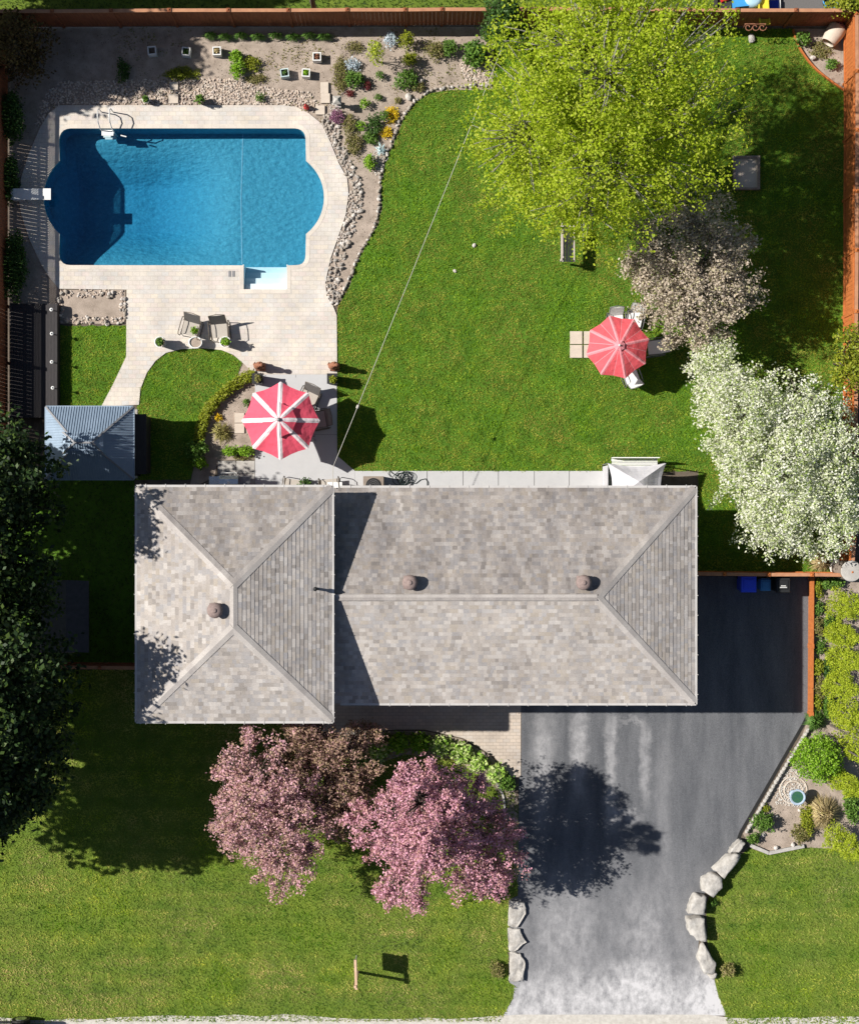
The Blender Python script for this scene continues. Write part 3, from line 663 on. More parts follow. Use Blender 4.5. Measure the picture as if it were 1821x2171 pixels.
def gutter(pts, m_='white_metal', hang=True):
    mb = MB()
    for a, b_ in zip(pts[:-1], pts[1:]):
        mb.beam(a, b_, .075, .08); L = (Vector(b_) - Vector(a)).length
        for i in range(int(L / .62)):
            p = Vector(a).lerp(Vector(b_), (i + .5) / int(L / .62)); d = (Vector(b_) - Vector(a)).normalized(); q = Vector((-d.y, d.x, 0)); mb.beam(p + q * .07 + Vector((0, 0, .047)), p - q * .04 + Vector((0, 0, .047)), .02, .012)
    return mb
# right (lower) wing
x0, x1, yt, yb, ez = -3.5, 8.78, .80, -6.33, 4.5
rz, ry_, rx = 5.72, (yt + yb) / 2, 5.42
A, B_, C_, D_ = (x0, yt, ez), (x1, yt, ez), (x1, yb, ez), (x0, yb, ez); E1, E0 = (rx, ry_, rz), (x0, ry_, rz)
mb = MB(); slope(mb, B_, A, E0, E1, seed=1); slope(mb, D_, C_, E1, E0, seed=2); slope(mb, C_, B_, E1, E1, seed=3)
mb.add([(x, y, z - .05) for x, y, z in (A, B_, C_, D_, E1, E0)], [(1, 0, 5, 4), (3, 2, 4, 5), (2, 1, 4), (0, 1, 2, 3)])
roofR = part('roof', mb, M['shingle'], house, world=True, label='lower right hip roof of grey shingles')
nN, nS, nE = nrm(A, B_, E1), nrm(D_, C_, E1), nrm(C_, B_, E1)
mb = MB(); caps(mb, B_, E1, nN, nE); caps(mb, C_, E1, nE, nS); caps(mb, (x0 + .35, ry_, rz), E1, nN, nS, .11, .34, lift=.012)
part('ridge_cap', mb, M['cap_shingle'], roofR, world=True)
mb = gutter([(-2.95, yt + .04, ez - .03), (x1 + .04, yt + .04, ez - .03), (x1 + .04, yb - .04, ez - .03), (-2.95, yb - .04, ez - .03)]); part('gutter', mb, M['gutter'], house, world=True)
mb = MB(); o = .55; mb.prism([[(-3.3, yb + o), (x1 - o, yb + o), (x1 - o, yt - o), (-3.3, yt - o)]], -.1, ez - .06); part('wall', mb, M['brick_wall'], house, world=True)
# left (upper) wing
x0, x1, yt, yb, ez = -9.42, -3.14, .80, -6.74, 5.9
rx, rz, r1, r2 = -6.18, 6.98, -2.30, -3.66
A, B_, C_, D_ = (x0, yt, ez), (x1, yt, ez), (x1, yb, ez), (x0, yb, ez); E1, E0 = (rx, r1, rz), (rx, r2, rz)
mb = MB(); slope(mb, B_, A, E1, E1, seed=4); slope(mb, D_, C_, E0, E0, seed=5); slope(mb, C_, B_, E1, E0, seed=6); slope(mb, A, D_, E0, E1, seed=7)
mb.add([(x, y, z - .05) for x, y, z in (A, B_, C_, D_, E1, E0)], [(1, 0, 4), (3, 2, 5), (2, 1, 4, 5), (0, 3, 5, 4), (0, 1, 2, 3)])
roofL = part('roof', mb, M['shingle'], house, world=True, label='higher left hip roof of grey shingles')
nN, nS, nE, nW = nrm(A, B_, E1), nrm(D_, C_, E0), nrm(C_, B_, E1), nrm(A, D_, E0)
mb = MB(); caps(mb, B_, E1, nN, nE); caps(mb, A, E1, nW, nN); caps(mb, C_, E0, nE, nS); caps(mb, D_, E0, nS, nW); caps(mb, E0, E1, nE, nW, .12, .3, lift=.014)
part('ridge_cap', mb, M['cap_shingle'], roofL, world=True)
mb = gutter([(x0 - .03, yb - .04, ez - .03), (x0 - .03, yt + .04, ez - .03), (x1 + .03, yt + .04, ez - .03), (x1 + .03, yb - .04, ez - .03), (x0 - .03, yb - .04, ez - .03)]); part('gutter', mb, M['gutter'], house, world=True)
mb = MB(); o = .5; mb.prism([[(x0 + o, yb + o), (x1 - o + .1, yb + o), (x1 - o + .1, yt - o), (x0 + o, yt - o)]], -.1, ez - .06); part('wall', mb, M['siding'], house, world=True)
def opening(name, c, d, m_, fm='white_metal'):
    ax = 0 if d[0] > d[1] else 1; mb = MB(); mb.box(c, d); o_ = part(name, mb, M[m_], house, world=True)
    mb = MB(); hx = d[ax] / 2; hz = d[2] / 2; dd = list(d); dd[1 - ax] += .05
    for s in (-1, 1):
        q = list(c); q[ax] += s * (hx + .04); e_ = list(dd); e_[ax] = .08; e_[2] += .16; mb.box(q, e_)
        q = list(c); q[2] += s * (hz + .04); e_ = list(dd); e_[2] = .08; mb.box(q, e_)
    part('frame', mb, M[fm], o_, world=True)
for c, d, n_, mm in (((3.6, -5.77, 1.1), (2.5, .06, 2.1), 'garage_door', 'white'), ((6.6, -5.77, 1.1), (2.5, .06, 2.1), 'garage_door', 'white'), ((.4, -5.77, 1.25), (.95, .06, 2.1), 'door', 'dark'), ((-6.3, -6.23, 4.2), (2.0, .06, 1.3), 'window', 'glass'), ((5, -5.77, 3.4), (1.8, .06, 1.0), 'window', 'glass'),
                     ((-.6, .24, 1.15), (1.8, .06, 2.1), 'door', 'glass'), ((4, .24, 2.6), (1.6, .06, 1.2), 'window', 'glass'), ((-6, .29, 3.9), (1.6, .06, 1.2), 'window', 'glass'), ((-8.92, -3, 4.2), (.06, 1.3, 1.2), 'window', 'glass')): opening(n_, c, d, mm)
# roof vents and pipe
def roof_vent(px, z, par):
    x, y, _ = P(px[0], px[1], z + .22); mb = MB()
    mb.lathe([(.15, -.12), (.135, .05), (.125, .26), (.235, .27), (.25, .31), (.235, .36), (.17, .41), (.09, .435), (0, .44)], (x, y, z - .02), 20); mb.box((x, y, z + .02), (.42, .42, .02))
    v_ = part('roof_vent', mb, M['vent'], par, True, True); mb = MB(); mb.lathe([(.085, .42), (.08, .452), (.03, .462), (0, .462)], (x, y, z - .02), 16); part('vent_lid', mb, M['vent'], par, True, True)
roof_vent((456, 1294), 6.82, roofL); roof_vent((869, 1235), 5.60, roofR); roof_vent((1237, 1235), 5.57, roofR)
x, y, _ = P(670, 1248, 6.1); mb = MB(); mb.tube([(x, y, 5.92), (x, y, 6.42)], .045, 8); mb.tube([(x, y, 6.36), (x, y, 6.46)], .07, 8); mb.tube([(x + .02, y, 6.4), (x + .13, y - .01, 6.42)], .03, 6); part('vent_pipe', mb, M['dark'], roofL, True, True)
# ------------------------------------------------------------------ fences
def boards(mb, a, b, z0, z1, wd=.14, gap=.006, th=.02, seed=0, mi=0):
    a, b = Vector(a), Vector(b); d = b - a; L = d.length; d.normalize(); ang = math.atan2(d.y, d.x); n = int(L / (wd + gap)); r = random.Random(seed)
    for i in range(n):
        c = a + d * ((i + .5) * L / n); h = z1 + r.uniform(-.006, .006); mb.box((c.x, c.y, (z0 + h) / 2), (L / n - gap * r.uniform(.6, 1.6), th, h - z0), ang, mi)
def lattice(mb, a, b, z0, z1, sp=.085, wd=.028):
    a, b = Vector(a), Vector(b); d = b - a; L = d.length; d.normalize(); hh = z1 - z0
    for s, off in ((1, .006), (-1, -.006)):
        x = -hh
        while x < L:
            xa, xb = (x, x + hh); za, zb = (z0, z1) if s > 0 else (z1, z0)
            ta, tb = max(0, (0 - xa) / hh), min(1, (L - xa) / hh)
            if tb > ta:
                p = a + d * (xa + hh * ta); q = a + d * (xa + hh * tb); n_ = Vector((-d.y, d.x, 0)) * off
                mb.beam((p.x + n_.x, p.y + n_.y, za + (zb - za) * ta), (q.x + n_.x, q.y + n_.y, za + (zb - za) * tb), .009, wd)
            x += sp
def fence(name, label, posts, h, m_, cap=True, gap=.006, side=1, lat=0, rails=True, postcap=None, bw=.14, capm='fence_cap'):
    p0 = posts[0]; t = thing(name, label, 'fence', (*p0, 0)); pm = MB
    for i, (a, b_) in enumerate(zip(posts[:-1], posts[1:])):
        mb = MB(); d = (Vector(b_) - Vector(a)).normalized(); n_ = Vector((-d.y, d.x)) * side; top = h - lat
        aa, bb = Vector(a) + d * .05, Vector(b_) - d * .05
        boards(mb, (*aa, 0), (*bb, 0), .06, top, bw, gap, seed=i)
        part('panel', mb, M[m_], t, world=True)
        for z in (.3, top - .25): mb = MB(); mb.beam((aa.x + n_.x * .04, aa.y + n_.y * .04, z), (bb.x + n_.x * .04, bb.y + n_.y * .04, z), .045, .09); part('rail', mb, M[m_], t, world=True)
        if lat:
            mb = MB(); lattice(mb, (*aa, 0), (*bb, 0), top, h); mb.beam((*aa, top), (*bb, top), .04, .04); part('lattice', mb, M[m_], t, world=True)
        if cap: mb = MB(); mb.beam((*Vector(a), h + .015), (*Vector(b_), h + .015), .12, .035); part('cap', mb, M[capm], t, world=True)
    for p in posts:
        mb = MB(); mb.box((*p, h / 2), (.095, .095, h + .06)); mb.box((*p, h + .06), (.13, .13, .03)); mb.box((*p, h + .095), (.09, .09, .04), top=(.2, .2)); part('post', mb, M[m_], t, world=True)
    return t
ht = 1.8
def top(u, v, h=ht): return P(u, v, h)[:2]
fence('board_fence', 'long reddish brown board fence behind the flower bed and big tree', [top(u, v) for u, v in ((-25, 23), (111, 23), (236, 22), (359, 21), (484, 21), (611, 21), (736, 20), (859, 20), (937, 19), (1040, 19), (1150, 18), (1260, 18), (1370, 19), (1460, 20), (1563, 21), (1687, 21), (1815, 21))], ht, 'fence_red', side=1)
fence('board_fence', 'orange stained board fence along the sunny right edge', [top(u, v) for u, v in ((1816, 27), (1817, 150), (1817, 275), (1816, 405), (1816, 530), (1815, 660), (1815, 790), (1814, 915), (1813, 1040), (1811, 1140), (1806, 1213))], ht, 'fence_orange', side=-1)
fence('slatted_fence', 'gapped board fence with lattice top beside the pool', [P(u, v)[:2] for u, v in ((17, 62), (17, 170), (17, 290), (17, 410), (17, 530), (17, 650), (17, 770), (17, 890), (17, 1010))], ht, 'fence_red', side=-1, gap=.009, lat=.36, bw=.125)
fence('board_fence', 'low orange fence closing the gap between house and right fence', [P(u, v)[:2] for u, v in ((1424, 1213), (1520, 1214), (1610, 1215), (1700, 1215), (1786, 1216))], 1.45, 'fence_orange', side=1)
fence('board_fence', 'dark fence crossing the shaded side yard left of house', [P(u, v)[:2] for u, v in ((24, 1404), (130, 1406), (230, 1407), (318, 1408))], 1.5, 'fence_red', side=1)
mb = MB(); a = [(1720, 1224), (1719, 1370), (1718, 1514)]
for p, q in zip(a[:-1], a[1:]): mb.beam(P(*p, .14), P(*q, .14), .14, .28)
for p in a: mb.box(P(*p, .17), (.16, .16, .34))
solo('timber_edging', 'low orange timber border along the right side of the driveway', 'edging', mb, M['fence_orange'], P(1719, 1370))
#==PART4==
# ------------------------------------------------------------------ trees
def tb(u, v, z, ru, rv, rz):
    """blob given by its true plan position (pixels at ground scale) instead of its place in the photo"""
    k = H / (H - z); return (CU + (u - CU) * k, CV + (v - CV) * k, z, ru * k, rv * k, rz)
tree('maple_tree', 'large spreading tree with sparse fresh yellow green leaves on the back lawn', (1226, 392), [(1255, 140, 7, 200, 175, 2.5), (1200, 290, 7.4, 175, 160, 2.3), (1088, 285, 5.6, 105, 130, 1.7), (1400, 190, 7, 135, 165, 2.3), (1340, 350, 7, 150, 130, 2.1), (1245, 460, 5.5, 100, 80, 1.4), (1125, 405, 5.4, 90, 80, 1.3), (1455, 310, 5.8, 80, 100, 1.5), (1330, 20, 7, 150, 80, 2)],
     M['maple'], M['grey_bark'], 4200, 14, .049, .13, 11, .2, limbs=46, amp=.42, inner=.25, spikes=5, twigs=600, up=.6, minz=1.6)
tree('bronze_tree', 'brownish bronze leaved tree between the big green tree and the white blossom', (1450, 655), [(1480, 590, 3.5, 85, 85, 1.3), (1412, 620, 3, 50, 66, 1.0), (1550, 625, 3, 48, 46, .9), (1450, 480, 3.7, 78, 70, 1.3), (1478, 695, 2.5, 66, 40, .8), (1375, 560, 2.8, 40, 36, .7), (1540, 520, 3, 40, 44, .8)],
     M['bronze_leaf'], M['bark'], 1500, 14, .044, .09, 12, .11, limbs=26, amp=.58, inner=.25, twigs=360, spikes=14, up=.7, minz=.8)
tree('blossom_tree', 'tree thick with white blossom beside the right hand fence', (1615, 985), [(1530, 830, 3.2, 62, 95, 1.2), (1615, 895, 4, 115, 105, 1.5), (1705, 980, 4, 115, 120, 1.6), (1580, 985, 3.5, 80, 80, 1.3), (1645, 1085, 3.2, 75, 70, 1.2), (1770, 1060, 3.4, 60, 90, 1.3), (1685, 1150, 2.5, 36, 34, .7), (1500, 765, 2.8, 38, 42, .8), (1600, 1120, 2.6, 40, 40, .8)],
     M['blossom'], M['bark'], 4200, 18, .043, .09, 13, .13, limbs=30, amp=.36, inner=.42, spikes=5, twigs=260, minz=.7)
tree('crab_apple_tree', 'rose pink blossom tree leaning over the edge of the driveway', (930, 1740), [(905, 1790, 4.2, 92, 100, 1.6), (815, 1740, 3.7, 66, 52, 1.1), (985, 1800, 3.6, 66, 66, 1.2), (925, 1675, 4.2, 55, 55, 1.2), (860, 1872, 3.1, 58, 45, .9), (1050, 1790, 3.1, 44, 66, 1.0), (1035, 1866, 2.7, 34, 28, .7), (1000, 1690, 3.6, 36, 36, .8), (885, 1770, 6.6, 42, 36, .7), (900, 1790, 7.6, 26, 24, .6), (870, 1660, 6.0, 34, 28, .7), (940, 1700, 5.6, 30, 30, .6)],
     M['pink'], M['bark'], 1600, 16, .042, .075, 14, .13, limbs=30, amp=.62, inner=.25, twigs=300, spikes=14, up=.7, minz=.7)
tree('crab_apple_tree', 'dusty pink blossom tree on the shaded side of the front lawn', (580, 1668), [(558, 1690, 3.8, 85, 95, 1.5), (520, 1635, 3.6, 50, 66, 1.2), (600, 1825, 2.9, 48, 62, 1), (640, 1715, 3.4, 50, 80, 1.2), (575, 1770, 3.2, 66, 60, 1.1), (500, 1740, 3, 38, 40, .8)],
     M['pink_pale'], M['bark'], 1150, 16, .042, .075, 15, .11, limbs=26, amp=.62, inner=.25, twigs=260, spikes=14, up=.7, minz=.7)
tree('crab_apple_tree', 'bronze and pink tree close to the front corner of the upper roof', (690, 1592), [(690, 1600, 2.7, 74, 56, 1.0), (655, 1560, 2.6, 50, 34, .8), (735, 1660, 2.6, 58, 50, .9), (620, 1648, 2.8, 50, 44, .9), (765, 1560, 2.0, 36, 24, .5), (720, 1720, 2.6, 45, 45, .8)],
     M['pink_bronze'], M['bark'], 950, 14, .043, .08, 16, .10, limbs=24, amp=.62, inner=.25, twigs=240, spikes=12, up=.7, minz=.7)
dk = ((('dark leafy tree overhanging the metal roofed gazebo', (-40, 1040)), [(0, 985, 6, 105, 85, 2.2), (30, 1065, 5.2, 80, 70, 1.8), (-120, 1060, 7.5, 130, 110, 2.6), (-25, 1055, 9, 95, 75, 1.5)]),
      (('dark leafy tree beside the low shed in the side yard', (-60, 1250)), [(-20, 1200, 6.5, 100, 110, 2.4), (20, 1310, 5.4, 75, 75, 1.8), (-140, 1260, 8, 130, 140, 2.6)]),
      (('dark leafy tree beyond the side yard fence', (-30, 1470)), [(20, 1450, 6.5, 105, 95, 2.5), (60, 1530, 5, 80, 75, 1.8), (-110, 1480, 8, 130, 130, 2.6), (-25, 1400, 9, 95, 105, 1.5)]),
      (('dark leafy tree shading the front lawn at left', (-40, 1620)), [(0, 1620, 5.6, 95, 85, 2.2), (-110, 1620, 6.5, 110, 90, 2.2), (30, 1560, 6.4, 80, 80, 2), tb(60, 1600, 5.5, 90, 95, 1.8), tb(40, 1660, 5, 66, 64, 1.4), tb(120, 1620, 4.4, 54, 76, 1.2)]))
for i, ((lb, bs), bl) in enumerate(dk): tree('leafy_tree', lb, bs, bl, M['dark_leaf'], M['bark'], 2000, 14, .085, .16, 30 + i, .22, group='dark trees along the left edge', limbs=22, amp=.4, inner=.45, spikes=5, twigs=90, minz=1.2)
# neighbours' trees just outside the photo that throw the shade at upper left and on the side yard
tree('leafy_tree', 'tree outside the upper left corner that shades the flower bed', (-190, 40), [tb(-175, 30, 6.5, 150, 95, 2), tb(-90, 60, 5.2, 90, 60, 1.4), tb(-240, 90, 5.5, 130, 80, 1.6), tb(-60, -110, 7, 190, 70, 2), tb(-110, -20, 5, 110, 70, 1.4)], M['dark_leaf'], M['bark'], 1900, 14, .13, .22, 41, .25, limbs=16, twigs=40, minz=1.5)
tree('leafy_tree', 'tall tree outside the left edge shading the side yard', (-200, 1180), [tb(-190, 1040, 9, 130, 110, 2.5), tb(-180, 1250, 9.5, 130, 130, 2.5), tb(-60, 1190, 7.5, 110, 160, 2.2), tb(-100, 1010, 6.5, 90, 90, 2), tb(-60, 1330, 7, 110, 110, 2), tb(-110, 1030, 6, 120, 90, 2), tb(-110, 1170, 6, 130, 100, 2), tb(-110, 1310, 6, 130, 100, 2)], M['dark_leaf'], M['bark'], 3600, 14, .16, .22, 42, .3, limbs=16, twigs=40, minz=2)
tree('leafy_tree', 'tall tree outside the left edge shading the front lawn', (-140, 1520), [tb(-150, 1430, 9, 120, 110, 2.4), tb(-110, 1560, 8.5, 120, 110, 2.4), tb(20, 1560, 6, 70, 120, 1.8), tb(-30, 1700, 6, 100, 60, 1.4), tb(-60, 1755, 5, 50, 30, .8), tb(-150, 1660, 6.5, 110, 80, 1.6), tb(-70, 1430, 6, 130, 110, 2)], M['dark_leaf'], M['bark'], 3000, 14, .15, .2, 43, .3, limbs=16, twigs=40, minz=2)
tree('brown_shrub', 'sprawling brown twiggy bush in the upper left corner', (60, 130), [(35, 85, 1.6, 60, 55, 1), (60, 130, 1.1, 45, 45, .7)], M['brown_leaf'], M['bark'], 420, 9, .06, .11, 44, .05, 'shrub', limbs=16, twigs=120, minz=.2)
tree('spruce_tree', 'dark green evergreen tucked behind the big tree at the top fence', (1072, 62), [(1062, 40, 2.2, 42, 46, 1.3), (1085, 80, 1.4, 34, 34, .9)], M['deep_green'], M['bark'], 380, 12, .05, .09, 45, .09, limbs=10, twigs=40, minz=.3)
tree('golden_tree', 'small yellow leaved tree leaning over the right fence', (1770, 770), [(1800, 740, 2.4, 28, 55, .8), (1812, 790, 2.4, 26, 40, .8), (1780, 800, 1.8, 26, 22, .6)], M['yellow_green'], M['bark'], 260, 10, .055, .09, 46, .06, limbs=14, twigs=90, minz=.4)
tree('golden_tree', 'yellow green bush showing over the corner of the back fences', (1800, 20), [(1795, 8, 1.6, 40, 22, .8)], M['yellow_green'], M['bark'], 160, 10, .05, .09, 47, .05, 'shrub', limbs=8, twigs=20, minz=.4)
# ------------------------------------------------------------------ grass
grass('grass', 'short green grass of the back lawn', [back], 560, M['blade'], hgt=.075, wd=.013)
grass('grass', 'short green grass of the two small lawns by the patio', [lawnA, lawnB], 640, M['blade'], hgt=.07, wd=.012)
grass('grass', 'patchy dry grass of the front lawns', [front, rightl], 480, M['dry_blade'], hgt=.08, wd=.014)
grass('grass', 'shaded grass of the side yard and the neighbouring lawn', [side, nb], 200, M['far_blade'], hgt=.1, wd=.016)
# ------------------------------------------------------------------ stones
def stones(polys, dens, size, z=.02):
    V = []; ico_v = np.array([(0, 0, -1), (.72, -.53, -.45), (-.28, -.85, -.45), (-.89, 0, -.45), (-.28, .85, -.45), (.72, .53, -.45), (.28, -.85, .45), (-.72, -.53, .45), (-.72, .53, .45), (.28, .85, .45), (.89, 0, .45), (0, 0, 1)])
    fs = np.array([(0, 1, 2), (1, 0, 5), (0, 2, 3), (0, 3, 4), (0, 4, 5), (1, 5, 10), (2, 1, 6), (3, 2, 7), (4, 3, 8), (5, 4, 9), (1, 10, 6), (2, 6, 7), (3, 7, 8), (4, 8, 9), (5, 9, 10), (6, 10, 11), (7, 6, 11), (8, 7, 11), (9, 8, 11), (10, 9, 11)])
    vs = []; ff = []
    for p in polys:
        for u, v in scatter(p, int(area(p) * dens)):
            a = random.uniform(0, 6.28); sx_, sy_, sz = size * random.uniform(.7, 1.5), size * random.uniform(.5, 1), size * random.uniform(.4, .7)
            q = ico_v * np.array([sx_, sy_, sz]) * rng.uniform(.82, 1.15, (12, 1)); c, s = math.cos(a), math.sin(a); x, y, _ = P(u, v)
            o = len(vs) * 12; vs.append(np.stack([q[:, 0] * c - q[:, 1] * s + x, q[:, 0] * s + q[:, 1] * c + y, q[:, 2] + z + sz * random.uniform(.2, 1.2)], 1)); ff.append(fs + o)
    me = bpy.data.meshes.new('stones'); me.from_pydata(np.vstack(vs).tolist(), [], np.vstack(ff).tolist()); return me
me = stones([[(126, 172), (300, 168), (500, 166), (560, 184), (660, 196), (676, 222), (690, 240), (650, 236), (628, 224), (600, 221), (126, 221)], [(980, 100), (1010, 110), (1040, 150), (1036, 178), (990, 172), (975, 140)], [(96, 200), (126, 172), (126, 222), (102, 240), (84, 268), (74, 262)]], 260, .042)
me.materials.append(M['river']); stuff('river_stones', me, 'pinkish river stones along the back of the pool paving', 'stones')
strip = [(684, 236), (712, 240), (724, 290), (745, 345), (766, 382), (770, 420), (764, 460), (744, 510), (728, 555), (716, 600), (722, 628), (708, 648), (694, 628), (691, 600), (701, 552), (717, 506), (734, 456), (740, 410), (737, 378), (719, 345), (701, 300), (683, 262)]
ring = [[(128, 614), (268, 614), (268, 630), (128, 630)], [(254, 630), (268, 630), (268, 686), (254, 686)], [(128, 672), (254, 672), (254, 688), (128, 688)], [(119, 612), (132, 612), (134, 690), (119, 690)]]
me = stones([strip], 105, .05); me.materials.append(M['riverrock']); stuff('small_rocks', me, 'small broken rocks filling the strip beside the pool paving', 'rocks')
me = stones(ring + [[(700, 600), (735, 605), (712, 648), (694, 630)]], 120, .042); me.materials.append(M['river']); stuff('small_rocks', me, 'small pale rocks edging the rectangular soil bed', 'rocks')
me = stones([[(785, 330), (800, 312), (826, 318), (822, 336), (806, 370), (796, 372)], [(700, 214), (722, 214), (720, 236), (700, 236)], [(1660, 1630), (1712, 1630), (1700, 1712), (1640, 1706)]], 330, .025); me.materials.append(mat('white_gravel', (.66, .63, .59), (.5, .47, .43), 30, .9)); stuff('white_gravel', me, 'pale gravel round the agave and the bird bath', 'gravel')
me = stones([bed_top, [(541, 830), (541, 974), (462, 976), (430, 932), (464, 850)], [(1640, 1700), (1700, 1700), (1705, 1797), (1628, 1812), (1600, 1790)], [(1690, 70), (1790, 70), (1790, 185), (1722, 138)]], 40, .02, .006); me.materials.append(island('soil_crumb', [(.16, .12, .1), (.27, .22, .18), (.36, .31, .26)], .95)); stuff('soil_crumbs', me, 'crumbs of earth and mulch scattered over the flower beds', 'mulch')
rk = []
for k in range(7):
    mb = MB(); mb.rock((0, 0, .05), (.17, .125, .15), 100 + k); rk.append(mb.mesh('border_rock', M[('border_a', 'border_b', 'rock_white')[k % 3]]))
edge = smoothpoly([(1040, 180), (960, 183), (912, 190), (880, 211), (850, 249), (832, 296), (812, 347), (804, 388), (805, 436), (793, 480), (770, 522), (751, 562), (736, 606), (712, 646)], 1)
pts = along(edge, 8.6) + [(u, v) for u, v in scatter(strip, 120)] + [p for q in ring for p in map(tuple, scatter(q, 14))]
for i, (u, v) in enumerate(pts):
    o = link('border_rock', rk[i % 7], None, P(u + random.uniform(-2, 2), v + random.uniform(-2, 2), .01)); o.rotation_euler = (0, 0, random.uniform(0, 6.28)); s = random.uniform(.6, 1.1); o.scale = (s, s, s * random.uniform(.8, 1.2))
    tag(o, 'pale rounded rock in the borders round the pool side beds', 'rock', 'rocks bordering the pool side beds')
q = np.array(scatter(bed_top, 900, (patio, strip)) + 0.0); nz = np.sin(q[:, 0] * .021 + 1) + np.sin(q[:, 1] * .05 + q[:, 0] * .013); q = q[(nz + rng.normal(size=len(q)) * .7 > .9) & (q[:, 0] > 110) & (q[:, 1] < 380)]
C = np.stack([(q[:, 0] - CU) / S, (CV - q[:, 1]) / S, np.full(len(q), .04)], 1); C = np.repeat(C, 9, 0) + rng.normal(size=(len(C) * 9, 3)) * np.array([.09, .09, .012])
stuff('weeds', bigmesh('weeds', leaves(C, .028, 1.0), 4, M['olive']), 'sparse low weeds creeping over the back flower bed', 'weeds')
# limestone blocks along the driveway
def block(name, label, poly, h, seed, group):
    r = random.Random(seed); c = np.mean(poly, 0); x, y, _ = P(*c, h); q = PX([(u + r.uniform(-1.5, 1.5), v + r.uniform(-1.5, 1.5)) for u, v in poly], h); pts_ = []
    for (a, b_), (c_, d) in zip(q, q[1:] + q[:1]):
        for t in (0, .25, .5, .75): pts_.append((a + (c_ - a) * t + r.uniform(-.022, .022), b_ + (d - b_) * t + r.uniform(-.022, .022)))
    n = len(pts_); vs = [(a, b_, -.05) for a, b_ in pts_] + [(a + r.uniform(-.02, .02), b_ + r.uniform(-.02, .02), h * .86) for a, b_ in pts_]
    cx, cy = np.mean(pts_, 0); rings = (.94, .7, .42)
    f1, f2, f3 = r.uniform(4, 8), r.uniform(4, 8), r.uniform(0, 6); hz_ = lambda a, b_: h + .035 * math.sin(f1 * a + f3) * math.cos(f2 * b_) + .02 * math.sin(2.3 * f2 * a - 1.7 * f1 * b_)
    for k_ in rings: vs += [(cx + (a - cx) * k_, cy + (b_ - cy) * k_, hz_(cx + (a - cx) * k_, cy + (b_ - cy) * k_) - (.02 if k_ > .9 else 0)) for a, b_ in pts_]
    vs.append((cx, cy, hz_(cx, cy))); fs = []
    for L in range(4):
        for i in range(n): fs.append((L * n + i, L * n + (i + 1) % n, (L + 1) * n + (i + 1) % n, (L + 1) * n + i))
    for i in range(n): fs.append((4 * n + i, 4 * n + (i + 1) % n, 5 * n))
    mb = MB(); mb.add(vs, fs); solo(name, label, 'stone block', mb, M['limestone'], (x, y, 0), True, group)
def z7(l): return [(1000 + x * .4662, 1500 + y * .4662) for x, y in l]
for i, (lb, l, h) in enumerate((('small broken limestone piece where the right stone row meets the flower bed', [(1225, 602), (1245, 625), (1215, 664), (1170, 666), (1185, 640)], .4), ('long slanted limestone block second from the flower bed', [(1165, 674), (1221, 670), (1219, 700), (1147, 780), (1102, 744)], .45), ('rounded limestone block third from the flower bed on the right side', [(1092, 758), (1140, 777), (1142, 820), (1096, 870), (1046, 836), (1050, 790)], .5), ('squat limestone block in the middle of the right stone row', [(1020, 855), (1068, 867), (1060, 954), (986, 940), (1000, 888)], .52), ('five sided limestone block below the middle of the right stone row', [(982, 965), (1060, 963), (1072, 1070), (1022, 1062), (986, 1030)], .52), ('triangular pointed limestone block near the road on the right side', [(1055, 1075), (1110, 1163), (1104, 1213), (1062, 1220), (1026, 1150)], .45), ('tiny limestone end piece nearest the road on the right side', [(1072, 1222), (1116, 1212), (1114, 1234), (1090, 1238)], .25))):
    block('limestone_block', lb, z7(l), h, i, 'limestone blocks along the right side of the driveway')
for i, (lb, l) in enumerate((('limestone block nearest the pink tree on the left of the driveway', [(170, 882), (238, 886), (250, 938), (210, 1000), (166, 996)]), ('middle limestone block on the left of the driveway', [(168, 1006), (214, 1011), (250, 1070), (196, 1114), (165, 1110)]), ('limestone block nearest the road on the left of the driveway', [(168, 1121), (224, 1121), (244, 1170), (236, 1249), (168, 1250)]))):
    block('limestone_block', lb, z7(l), .16, 20 + i, 'limestone blocks along the left side of the driveway')
# stepped concrete border and small wall along the right bed
mb = MB(); q = [(1590, 1792), (1629, 1809), (1704, 1794)]
for a, c in zip(q[:-1], q[1:]): mb.beam(P(*a, .06), P(*c, .06), .12, .14)
solo('bed_border', 'angled pale concrete border between right flower bed and lawn', 'edging', mb, M['old_concrete'], P(1640, 1800))
q = along([(1708, 1548), (1645, 1650), (1578, 1764)], 9); rk2 = []
for k in range(3):
    mb = MB(); mb.rock((0, 0, .09), (.2, .15, .22), 200 + k); rk2.append(mb.mesh('wall_stone', M['limestone']))
for i, (u, v) in enumerate(q):
    o = link('wall_stone', rk2[i % 3], None, P(u + 3, v, .02)); o.rotation_euler = (0, 0, 1.05 + random.uniform(-.15, .15)); tag(o, 'small squared stone in the low wall between driveway and bird bath bed', 'stone', 'stones of the low bed wall')
def rock(label, u, v, d, h, seed, name='garden_rock', m_='rock_white'):
    mb = MB(); mb.rock((0, 0, h * .42), (d, d * .78, h), seed, rz=seed); solo(name, label, 'rock', mb, M[m_], None).location = P(u, v, 0)
